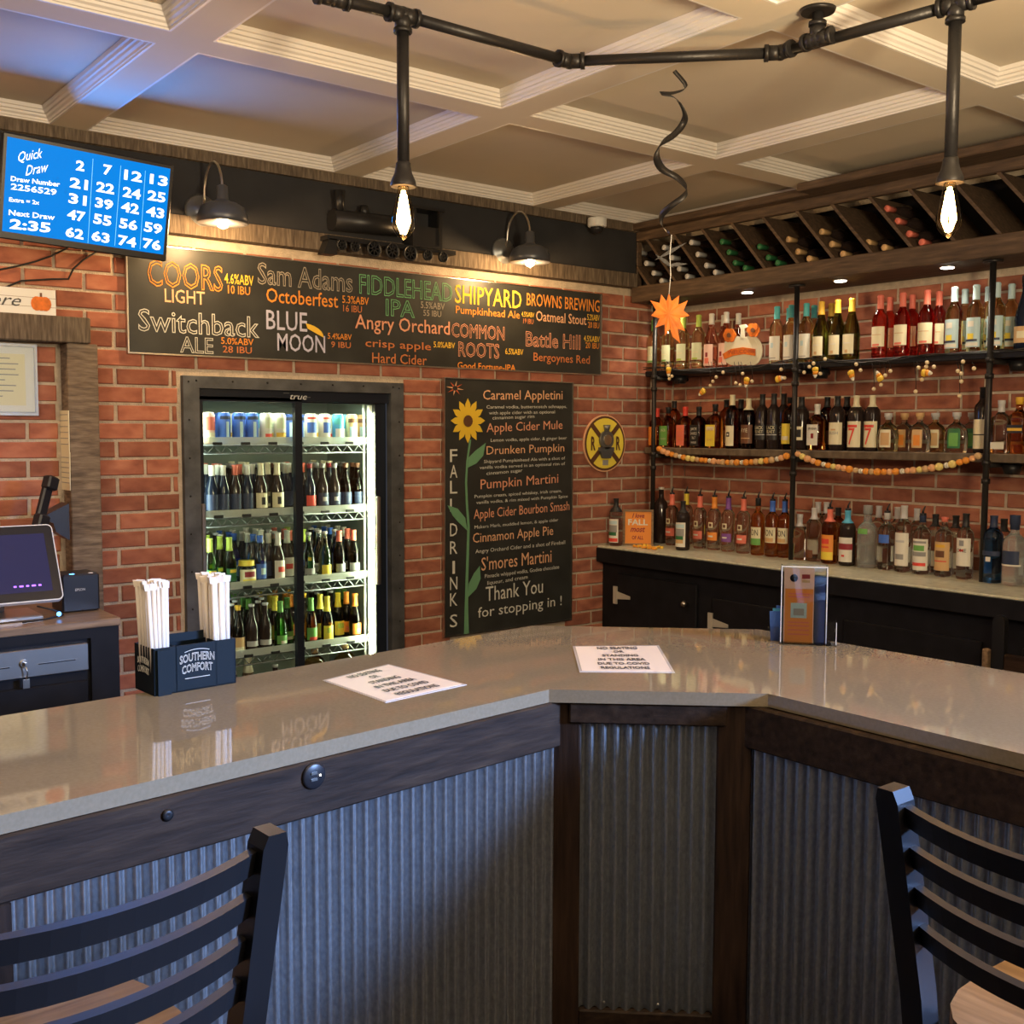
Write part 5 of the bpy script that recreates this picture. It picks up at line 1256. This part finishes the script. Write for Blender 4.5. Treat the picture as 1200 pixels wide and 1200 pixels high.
# ---- till
ps = thing('till_monitor', 'tablet-like touchscreen till with a pale rim and dark screen on the left counter', 'till', (.9, 3.95, .908))
MT = Matrix.Translation((.905, 3.90, .973)) @ Matrix.Rotation(math.radians(-27.5), 4, 'X')
q = MB()
def rr_(w, h, r, z0, z1, m, nm, par=ps, cx=0, cz=0):
    q = MB(); pts = []
    for sx, sz, a0 in ((1, 1, 0), (-1, 1, PI/2), (-1, -1, PI), (1, -1, 3*PI/2)):
        for k in range(5): a = a0+PI/2*k/4; pts.append((cx+sx*(w/2-r)+r*math.cos(a), cz+sz*(h/2-r)+r*math.sin(a)))
    M = MT @ Matrix(((1, 0, 0, 0), (0, 0, 1, 0), (0, 1, 0, h_/2), (0, 0, 0, 1)))
    return q.prism(pts, z0, z1, M).build(nm, m, par, True)
h_ = .285
rr_(.365, .285, .018, -.001, .022, 'white', 'rim'); rr_(.357, .277, .015, -.003, .002, 'cap_black', 'bezel'); scr = rr_(.30, .215, .003, -.004, 0, 'screen_dark', 'screen')
for k in range(5): rr_(.010+.004*(k % 2), .006, .002, -.0052, -.003, 'screen_purple', 'screen_icon', scr, .03+k*.020, -.085)
rr_(.012, .008, .002, -.0052, -.003, 'tv_white', 'screen_icon', scr, -.10, .02)
q = MB(); q.tube([(.905, 4.0, 1.06), (.905, 4.06, .93)], .025, 12); q.build('stand_neck', 'grey_metal', ps, True)
rbox('stand_foot', (.78, 3.90, .909), (1.02, 4.10, .925), 'steel', ps, .004)
q = MB(); q.tube([(1.0, 3.91, .955), (1.06, 3.90, .935), (1.09, 3.92, .915), (1.02, 3.88, .912), (.94, 3.86, .912)], .003, 6); q.build('cord', 'rubber', ps, True)
q = MB(); q.ball((1.065, 3.885, .925), .008, 10, 6); q.build('status_light', 'led_blue', ps, True)
pr_ = thing('receipt_printer', 'small black box receipt printer beside the till', 'printer', (1.17, 4.05, .908))
rbox('housing', (1.105, 3.985, .909), (1.236, 4.12, 1.045), 'cap_black', pr_, .006)
text('EPSON', (1.150, 3.9845, .985), (.034, 0, 0), (0, 0, .009), 'print_silver', pr_, lift=.0004)
box('status_light', (1.135, 3.99, 1.045), (1.150, 4.0, 1.047), 'led_blue', pr_)
box('button', (1.20, 3.99, 1.045), (1.215, 4.0, 1.047), 'white', pr_)
t = tag(MB().box((1.135, 4.30, .95), (1.139, 4.36, 1.13)).build('paper_slip', 'print_cream'), 'cream paper slip standing behind the till monitor', 'paper')

# ================================================================== things on the bar
# straw caddy
cy = thing('straw_caddy', 'black napkin and straw caddy with white two-word lettering on the bar top', 'caddy', (.78, 1.96, TOP), math.radians(4))
W_, D_, H_ = .165, .085, .088
q = MB()
q.box((-.08, 0, 0), (-.08+W_, .003, H_)); q.box((-.08, D_-.003, 0), (-.08+W_, D_, H_)); q.box((-.08, 0, 0), (-.077, D_, H_)); q.box((-.083+W_, 0, 0), (-.08+W_, D_, H_)); q.box((-.08, 0, 0), (-.08+W_, D_, .003))
q.box((-.038, 0, 0), (-.035, D_, H_)); q.box((.043, 0, 0), (.046, D_, H_))
q.box((-.075, -.006, .0), (-.050, .0, H_-.003))
mat('caddy_navy', (.006, .012, .017), .6, spec=.2)
q.build('tray', 'caddy_navy', cy)
MB().box((-.03, D_*.5, H_), (.04, D_*.5+.003, H_+.016)).build('divider', 'caddy_navy', cy)
wm = cy.rotation_euler.to_matrix(); cyl = Vector(cy.location)
def cytext(s, x, z, w, h, side=False, sag=.0):
    if side: o_, ux = Vector((-.0803, .070, z)), Vector((0, -w, 0))
    else: o_, ux = Vector((x, -.0003, z)), Vector((w, 0, 0))
    vs, fs = glyphs(s, .02, 0); q = MB(); n_ = ux.cross(Vector((0, 0, 1))).normalized()
    q.add([o_+ux*a+Vector((0, 0, h*b+sag*(1-(2*a-1)**2)))+n_*(.0006+zz*.01) for a, b, zz in vs], fs)
    q.build('lettering', 'print_white', cy, fix=False)
cytext('SOUTHERN', -.030, .052, .070, .016, sag=.004); cytext('COMFORT', -.026, .032, .062, .016, sag=.004)
cytext('SOUTHERN', 0, .052, .050, .013, True, .003); cytext('COMFORT', 0, .035, .050, .013, True, .003)
for (z, s) in ((.074, .004), (.024, 0)):
    q = MB(); q.strip([Vector((-.020+.05*k/8, -.0003, z+s*(1-(2*k/8-1)**2))) for k in range(9)], .0010); q.build('logo_line', 'print_white', cy)
# wrapped straws
mat('straw_paper', (.78, .70, .60), .8); mat('straw_paper_w', (.80, .78, .76), .8)
def straw(m):
    t = thing('wrapped_straw', 'paper wrapped drinking straw standing in the black caddy', 'straw')
    MB().tube([(0, 0, 0), (0, 0, .19)], .0042, 8).build('wrapper', m, t)
    q = MB(); q.add([(-.006, -.001, .19), (.006, -.001, .19), (.0075, .001, .202), (-.0075, -.001, .202), (-.006, .002, .19), (.006, .002, .19), (.0075, .004, .200), (-.0075, .003, .203)], [(0, 1, 2, 3), (7, 6, 5, 4), (0, 4, 5, 1), (1, 5, 6, 2), (2, 6, 7, 3), (3, 7, 4, 0)])
    q.build('crimped_end', m, t); return t
s1, s2 = straw('straw_paper'), straw('straw_paper_w'); first = {0: True, 1: True}
for bi, (cx_, cw, lab) in enumerate(((-.062, .016, 'paper wrapped straw in the left bundle of the black caddy'), (.062, .016, 'paper wrapped straw in the right bundle of the black caddy'))):
    for k in range(22):
        lx = cx_+(-.0125+.0066*(k % 5)); ly = .014+.0118*(k//5)
        p = wm @ Vector((lx, ly, .004))+cyl; w_ = 1 if (k % 5) >= 3 else 0
        src = (s1, s2)[w_]
        t = src if first[w_] else dup(src); first[w_] = False
        t.location = p+Vector((0, 0, random.uniform(0, .008))); t['label'] = lab; t['group'] = ['straws in the left bundle', 'straws in the right bundle'][bi]
        t.rotation_euler = (random.uniform(-.02, .02), (lx-cx_)*1.2+random.uniform(-.012, .012)-.012, random.uniform(-.5, .5))
# laminated notices
def notice(quad, lines, lab, off=0):
    v = [on(a, b, 2, TOP+.0012) for a, b in quad]; c = sum(v, Vector())/4; c.z = TOP
    t = thing('paper_notice', lab, 'notice', c, 0, 'laminated notices on the bar')
    def bil(a, b): return v[3]*(1-a)*(1-b)+v[2]*a*(1-b)+v[1]*a*b+v[0]*(1-a)*b
    mbx = lambda g, z0, z1: [Vector((p.x, p.y, TOP+z0)) for p in g]+[Vector((p.x, p.y, TOP+z1)) for p in g]
    F6 = [(3, 2, 1, 0), (4, 5, 6, 7), (0, 1, 5, 4), (1, 2, 6, 5), (2, 3, 7, 6), (3, 0, 4, 7)]
    q = MB(); q.add(mbx(v, .0002, .0010), F6); q.build('laminate', 'clear_sheet', t, True)
    g = [bil(.03, .97), bil(.97, .97), bil(.97, .03), bil(.03, .03)]
    q = MB(); q.add(mbx(g, .0010, .0014), F6); pg_ = q.build('page', 'paper', t, True)
    for s, x0, x1, y0, y1 in lines:
        text(s, (0, 0, 0), (1, 0, 0), (0, 1, 0), 'cap_black', pg_, outline=-.025, lift=0, bend=lambda a, b: (lambda p: Vector((p.x, p.y, TOP+.0024)))(bil(x0+(x1-x0)*a, y0+(y1-y0)*b)))
mat('clear_sheet', (.8, .78, .76), .08, coat=1)
NL = [('NO SEATING', .27, .73, .83, .93), ('OR', .44, .56, .69, .78), ('STANDING', .30, .70, .54, .63), ('IN THIS AREA', .24, .76, .39, .48), ('DUE TO COVID', .22, .78, .24, .33), ('REGULATIONS', .24, .76, .09, .18)]
notice([(378, 797), (455, 778), (547, 802), (452, 823)], NL, 'laminated covid notice on the bar, left one in front of the cooler')
notice([(671, 757), (772, 756), (791, 788), (679, 787)], NL, 'laminated covid notice on the bar, right one at the corner')
# acrylic brochure holder
bh = thing('brochure_holder', 'clear acrylic stand with an orange and pink flyer on the bar top', 'brochure holder', (2.085, 1.545, TOP), math.radians(-50))
q = MB(); q.box((-.055, -.016, 0), (.050, -.013, .182)); q.box((-.055, .016, 0), (.050, .019, .182)); q.box((-.055, -.016, 0), (-.052, .019, .182)); q.box((.047, -.016, 0), (.050, .019, .182)); q.box((-.055, -.03, 0), (.060, .045, .003))
q.box((.047, -.03, 0), (.070, -.027, .055)); q.box((.068, -.03, 0), (.071, .01, .055))
q.build('acrylic_case', 'acrylic', bh)
q = MB(); q.box((.0475, -.0168, .003), (.0495, -.0125, .182)); q.box((-.0545, -.0168, .003), (-.0525, -.0125, .182)); q.box((-.0545, -.0168, .179), (.0495, -.0125, .181)); q.box((.069, -.031, .003), (.0705, -.029, .055)); q.build('case_edge', 'white', bh)
fl = box('flyer', (-.048, -.011, .003), (.020, -.009, .176), 'print_pinkish', bh, world=False)
MB().box((-.045, -.0118, .003), (.018, -.0112, .128)).build('orange_panel', 'print_orange', fl)
MB().box((-.032, -.0126, .060), (.004, -.0120, .095)).build('picture', 'print_paleblue', fl)
MB().box((-.026, -.0132, .066), (-.002, -.0128, .082)).build('picture_detail', 'print_grey', fl)
for z in (.115, .108, .048, .040, .030, .020): MB().box((-.038, -.0124, z), (.010, -.0119, z+.003)).build('print_line', 'print_coral', fl)
MB().lathe([(.001, 0), (.009, 0), (.009, .001), (.001, .001)], 16, Matrix.Translation((-.026, -.0112, .153)) @ Matrix.Rotation(PI/2, 4, 'X')).build('round_logo', 'cap_black', fl)
MB().box((-.008, -.0118, .152), (.010, -.0112, .162)).build('print_block', 'print_maroon', fl); MB().box((-.008, -.0118, .143), (.010, -.0112, .149)).build('print_block', 'print_tan', fl)
box('back_card', (.022, -.006, .003), (.045, -.004, .14), 'print_navy', bh, world=False)
bl = thing('blue_brochures', 'small stack of blue cards standing left of the clear acrylic stand', 'brochure', (2.055, 1.60, TOP), math.radians(-50))
for k in range(3): MB().box((-.014+.004*k, .004*k, 0), (.010+.004*k, .004*k+.002, .070+.006*k), Matrix.Rotation(.05*(k-1), 4, 'Y')).build('card', ['print_blue', 'print_skyblue', 'print_blue'][k], bl)
q = MB(); q.box((-.022, -.006, 0), (.014, -.004, .035)); q.build('acrylic_case', 'acrylic', bl)

# ================================================================== shelf decorations
# pumpkin welcome sign, facing the room
pc = on(870, 405, 0, 4.596); base = S1
pk = thing('pumpkin_welcome_sign', 'white wooden pumpkin with an orange banner and flowers on the top shelf', 'decoration', (4.596, pc.y, base))
def shp(pts, m, nm, d=0, th=.006, par=pk):
    v = [on(a, b, 0, 4.596) for a, b in pts]; n = len(v); q = MB()
    q.add([(-d, p.y-pc.y, max(p.z-base, 0)) for p in v]+[(-d+th, p.y-pc.y, max(p.z-base, 0)) for p in v], [tuple(range(n)), tuple(range(2*n-1, n-1, -1))]+[(k, n+k, n+(k+1) % n, (k+1) % n) for k in range(n)])
    return q.build(nm, m, par)
el = lambda cx, cy_, a, b, n=20: [(cx+a*math.cos(2*PI*k/n), cy_+b*math.sin(2*PI*k/n)) for k in range(n)]
mat('pumpkin_white', (.72, .70, .56), .7)
for cx_, a_, d_ in ((858, 11, 0), (882, 11, 0), (864, 12, .002), (877, 12, .002), (870.5, 11, .004)): shp(el(cx_, 411, a_, 17), 'pumpkin_white', 'pumpkin_rib', d_)
shp([(868, 396), (869, 386), (867, 381), (874, 380), (877, 383), (873, 385), (873, 396)], 'pumpkin_white', 'stem', .006)
bn = shp([(848, 415), (858, 409), (872, 407), (886, 409), (886, 417), (873, 415), (860, 417), (850, 421)], 'leaf_orange', 'banner', .010)
a_ = on(852, 416, 0, 4.58); b_ = on(884, 414, 0, 4.58)
text('WELCOME', (4.585, a_.y, a_.z+.004), (0, b_.y-a_.y, b_.z-a_.z), (0, 0, .020), 'print_maroon', bn, lift=.001, outline=.02)
for cx_, cy_ in ((856, 393), (884, 387)):
    for k in range(6):
        a = PI*k/3; shp(el(cx_+4*math.cos(a), cy_+4.5*math.sin(a), 3.6, 4.2, 8), 'leaf_orange', 'flower_petal', .009+.0006*k)
    shp(el(cx_, cy_, 2.4, 2.8, 10), 'print_brown', 'flower_center', .015)
# berry and candy corn garland along the top shelf
gx = 4.560
gl = thing('berry_garland', 'wire garland of white berries and candy corn hanging along the top shelf', 'garland', (gx, 3.2, S1-.02))
def gp(a, b, d=0): v = on(a, b, 0, gx); return Vector((v.x-d, v.y, v.z))
main = [(756, 433), (775, 430), (800, 434), (830, 436), (860, 434), (890, 431), (915, 424), (935, 420), (960, 421), (985, 423), (1010, 425), (1040, 424), (1060, 418), (1090, 417), (1120, 414), (1150, 412), (1180, 411), (1205, 408)]
q = MB(); q.tube([gp(a, b, .012) for a, b in main], .0035, 5); q.tube([gp(a, b+3*math.sin(a*.09), .016) for a, b in main], .0026, 5)
bers = [(956, 426), (951, 430), (945, 436.5), (964, 438), (969.5, 421), (1006, 427), (1002, 441), (1011, 434), (1040, 440), (1046, 435), (1035, 451), (1026.6, 456), (1089, 425), (1079, 431), (1097, 430), (1083, 445), (1075.6, 459), (1088, 430), (1131, 424), (1125, 435), (1129, 438), (1129, 447), (1127, 464), (1144, 432),
        (850, 436.5), (842, 442), (835, 452), (873, 438), (884, 447), (870, 451), (865, 449), (922, 443), (790, 441), (785.6, 429), (787, 444), (838, 447), (918, 433), (769, 355)]
mat('berry_white', (.82, .66, .42), .3)
for a, b in bers:
    if b > 400:
        top = (a-3, min(b-6, 424)); q.tube([gp(*top, .012), gp((a+top[0])/2+2, (b+top[1])/2, .02), gp(a, b, .016)], .0018, 4)
q.build('wire', 'pipe_iron', gl, True)
bme = MB().ball((0, 0, 0), .0098, 10, 6).build('berry', 'berry_white', gl)
first_b = True
for a, b in bers[:-1]:
    o = bme if first_b else bme.copy()
    if not first_b: COL.objects.link(o)
    first_b = False; o.parent = gl; o.location = gp(a, b, .018)-Vector(gl.location)
mat('corn_yellow', (.85, .55, .06), .4); mat('corn_orange', (.85, .33, .03), .4); mat('corn_white', (.85, .80, .66), .4)
def corn(parent=None, s=1.0):
    r = MB().lathe([(.001, -.003), (.011, 0), (.0125, .006), (.0115, .013)], 12, sx=1, sy=.6)
    o = r.build('candy_corn', 'corn_yellow', parent)
    MB().lathe([(.0115, .013), (.0085, .024)], 12, sx=1, sy=.6).build('orange_band', 'corn_orange', o)
    MB().lathe([(.0085, .024), (.004, .034), (.001, .036)], 12, sx=1, sy=.6).build('white_tip', 'corn_white', o)
    o.scale = (s, s, s); return o
for a, b, ang in ((787, 431, 180), (829, 457, 125), (879, 443, 170), (913, 445, -80), (959, 431, 180), (1000, 435, 200), (1036, 446, 30), (1084, 437, -95)):
    o = corn(gl, 1.5); o.location = gp(a, b, .024)-Vector(gl.location); o.rotation_euler = (math.radians(ang), 0, PI/2*0)
    o.rotation_euler = Euler((math.radians(ang), 0, 0))
    o.matrix_basis = Matrix.Translation(o.location) @ Matrix.Rotation(math.radians(-ang), 4, 'X') @ Matrix.Rotation(PI/2, 4, 'Z') @ Matrix.Scale(1.45, 4)
# bead garland along the lower shelf
bg = thing('bead_garland', 'orange and yellow bead garland with striped beads looped under the lower shelf', 'garland', (4.545, 3.2, S2-.02))
for k_, c_ in (('bead_orange', (.85, .32, .04)), ('bead_yellow', (.82, .66, .22)), ('bead_tan', (.62, .40, .20)), ('bead_peach', (.80, .42, .20))): mat(k_, c_, .5, noise=.2, nscale=60)
sw1 = [(771, 525), (779, 530), (791, 533.5), (803, 536.5), (817, 538.5), (831, 540), (845, 541.5), (858, 542), (873, 542), (887, 541), (901, 539.6), (913, 537.5), (926, 533)]
sw2 = [(933, 531), (942, 536), (957, 542), (972.5, 546), (990, 549), (1007.5, 552), (1025, 553), (1043.6, 553), (1061, 552), (1081, 550), (1101, 547), (1120.6, 543), (1140.5, 537), (1151, 532)]
q = MB(); gq = lambda a, b: on(a, b, 0, 4.528)
for sw in (sw1, sw2): q.tube([gq(a, b) for a, b in sw], .0015, 5)
q.build('cord', 'cap_black', bg, True)
mbead = {m: MB().ball((0, 0, 0), .0158, 12, 8).build('bead', m, bg) for m in ('bead_orange', 'bead_yellow', 'bead_tan', 'bead_peach', 'corn_white')}
usedb = set()
def bead(m, p, s=1.0):
    o = mbead[m] if m not in usedb else mbead[m].copy()
    if m in usedb: COL.objects.link(o)
    usedb.add(m); o.parent = bg; o.location = p-Vector(bg.location); o.scale = (1*s, 1.12*s, s); return o
for si, sw in enumerate((sw1, sw2)):
    P = [gq(a, b) for a, b in sw]; L = [0]
    for a, b in zip(P, P[1:]): L.append(L[-1]+(b-a).length)
    s = .012; k = 0
    while s < L[-1]-.01:
        i = max(j for j in range(len(L)) if L[j] <= s); i = min(i, len(P)-2); p = P[i].lerp(P[i+1], (s-L[i])/(L[i+1]-L[i]))
        if k % 7 == 5:
            o = bead('corn_white', p, .82)
            for t_ in (-.35, .35):
                r_ = MB().lathe([(.0140, -.0018), (.0150, 0), (.0140, .0018)], 12, Matrix.Translation((0, t_*.0158, 0)) @ Matrix.Rotation(PI/2, 4, 'X')).build('stripe', 'cap_black', o)
            s += .028
        else:
            sz = random.uniform(.85, 1.15); bead(random.choice(['bead_orange', 'bead_orange', 'bead_yellow', 'bead_tan', 'bead_peach']), p, sz); s += .0325*sz
        k += 1
# orange framed fall sign on the counter
fs_ = thing('fall_sign', 'orange fall sign in a thin wooden frame at the left end of the back counter', 'sign', (4.405, 4.425, CT), math.radians(-48))
Wf, Hf = .174, .208; q = MB(); e = .012
q.box((-Wf/2, -.008, 0), (Wf/2, .008, e)); q.box((-Wf/2, -.008, Hf-e), (Wf/2, .008, Hf)); q.box((-Wf/2, -.008, e), (-Wf/2+e, .008, Hf-e)); q.box((Wf/2-e, -.008, e), (Wf/2, .008, Hf-e)); q.build('frame', 'counter_wood', fs_)
pnl = MB().box((-Wf/2+e, -.001, e), (Wf/2-e, .004, Hf-e)).build('orange_panel', 'print_orange', fs_)
def ft(s, x, z, w, h, m, sh_=0):
    vs, fs = glyphs(s, -.025, sh_); q = MB(); q.add([(x+w*a, -.0016-zz*.01, z+h*b) for a, b, zz in vs], fs); q.build('lettering', m, pnl, fix=False)
ft('I love', -.035, .160, .07, .026, 'print_maroon', .3); ft('FALL', -.058, .118, .112, .034, 'print_white'); ft('most', -.045, .078, .085, .030, 'print_maroon', .3); ft('OF ALL', -.035, .035, .065, .022, 'print_maroon')
# scattered candy corn
cn = None
for k in range(26):
    p = Vector((4.31+.10*random.random(), 4.20+.19*random.random(), CT+.007))
    if cn is None:
        cn = thing('scattered_candy_corn', 'orange candy corn piece scattered in front of the orange fall sign', 'candy', p, 0, 'candy corn scattered on the counter')
        MB().lathe([(.001, -.002), (.008, 0), (.0088, .006), (.006, .016), (.001, .022)], 10, Matrix.Rotation(PI/2, 4, 'X')).build('candy_body', 'corn_orange', cn)
        MB().lathe([(.001, -.0022), (.0084, -.0002), (.0092, .004)], 10, Matrix.Rotation(PI/2, 4, 'X')).build('yellow_end', 'corn_yellow', cn); t = cn
    else: t = dup(cn)
    t.location = p; t.rotation_euler = (0, 0, random.uniform(0, 6.2))

# ================================================================== ladder-back bar stools
def stool():
    t = thing('bar_stool', 'x', 'bar stool')
    HW, yb, lean = .205, -.185, .25
    yat = lambda z: yb-max(0, z-.76)*lean
    for s in (-1, 1):
        q = MB(); q.rbox((s*HW-.016, -.016, -.2333), (s*HW+.016, .016, .76), .004, Matrix.Translation((0, yb, 0))); q.build('leg', 'black_metal', t)
        q = MB(); vs = []
        for z in (.74, .80, 1.02, 1.083, 1.10):
            a = .016 if z < 1.09 else .011; y = yat(z)
            vs += [(s*HW-a, y-.019, z), (s*HW+a, y-.019, z), (s*HW+a, y+.019, z), (s*HW-a, y+.019, z)]
        fs = [(3, 2, 1, 0), (16, 17, 18, 19)]
        for k in range(4):
            for j in range(4): fs.append((k*4+j, k*4+(j+1) % 4, k*4+4+(j+1) % 4, k*4+4+j))
        q.add(vs, fs); q.build('back_post', 'black_metal', t)
        q = MB(); q.rbox((s*HW*.92-.015, .165, -.2333), (s*HW*.92+.015, .195, .735), .004); q.build('leg', 'black_metal', t)
    for zt_ in (1.083, 1.026, .969, .912):
        q = MB(); vs = []; n = 14
        for i in range(n+1):
            u = -1+2*i/n; x = u*(HW-.012); bow = .055*(1-u*u); y = yat(zt_-.02)-bow+.004
            z1_ = zt_-.006; z0_ = z1_-.030
            for (dy, z) in ((-.0, z0_), (.016, z0_+.0), (.016, z1_), (0, z1_)): vs.append((x, y+dy-(.0 if z == z0_ else lean*.038), z))
        fs = [(0, 1, 2, 3), (4*n+3, 4*n+2, 4*n+1, 4*n)]
        for i in range(n):
            for j in range(4): fs.append((4*i+j, 4*i+4+j, 4*i+4+(j+1) % 4, 4*i+(j+1) % 4))
        q.add(vs, fs); q.build('back_slat', 'black_metal', t)
    q = MB(); pts = []
    for k in range(24):
        a = 2*PI*k/24; c, s = math.cos(a), math.sin(a); e = 2/3.2
        pts.append((.215*abs(c)**e*(1 if c > 0 else -1), .21*abs(s)**e*(1 if s > 0 else -1)+.01))
    q.prism(pts, .735, .762); n = len(q.v); q.build('seat', 'seat_wood', t)
    for z, (a, b) in ((.25, (-.17, .17)), (.25, None or (0, 0))): pass
    for z in (.12,):
        MB().tube([(-HW*.92, .18, z), (HW*.92, .18, z)], .011, 8).build('foot_rail', 'black_metal', t)
        MB().tube([(-HW, yb, z+.1), (HW, yb, z+.1)], .010, 8).build('foot_rail', 'black_metal', t)
        for s in (-1, 1): MB().tube([(s*HW, yb, z+.05), (s*HW*.92, .18, z+.05)], .010, 8).build('side_rail', 'black_metal', t)
    return t
st1 = stool(); st1['label'] = 'black ladder-back bar stool at the left bar run'; st1['group'] = 'bar stools'
# its right rear post stands where the photo shows it
def place(t, top, rz):
    yt = -.185-.34*.25; c, s = math.cos(rz), math.sin(rz)
    k = .87; px_, py_ = top[2]*k, yt*k; t.location = (top[0]-(px_*c-py_*s), top[1]-(px_*s+py_*c), .203); t.rotation_euler = (0, 0, rz); t.scale = (k, k, k)
p = on(316, 972, 2, 1.16); place(st1, (p.x, p.y, .205), math.radians(3))
st2 = dup(st1, label='black ladder-back bar stool at the right bar run')
p = on(1047, 922, 2, 1.16); place(st2, (p.x, p.y, -.205), math.radians(-90))
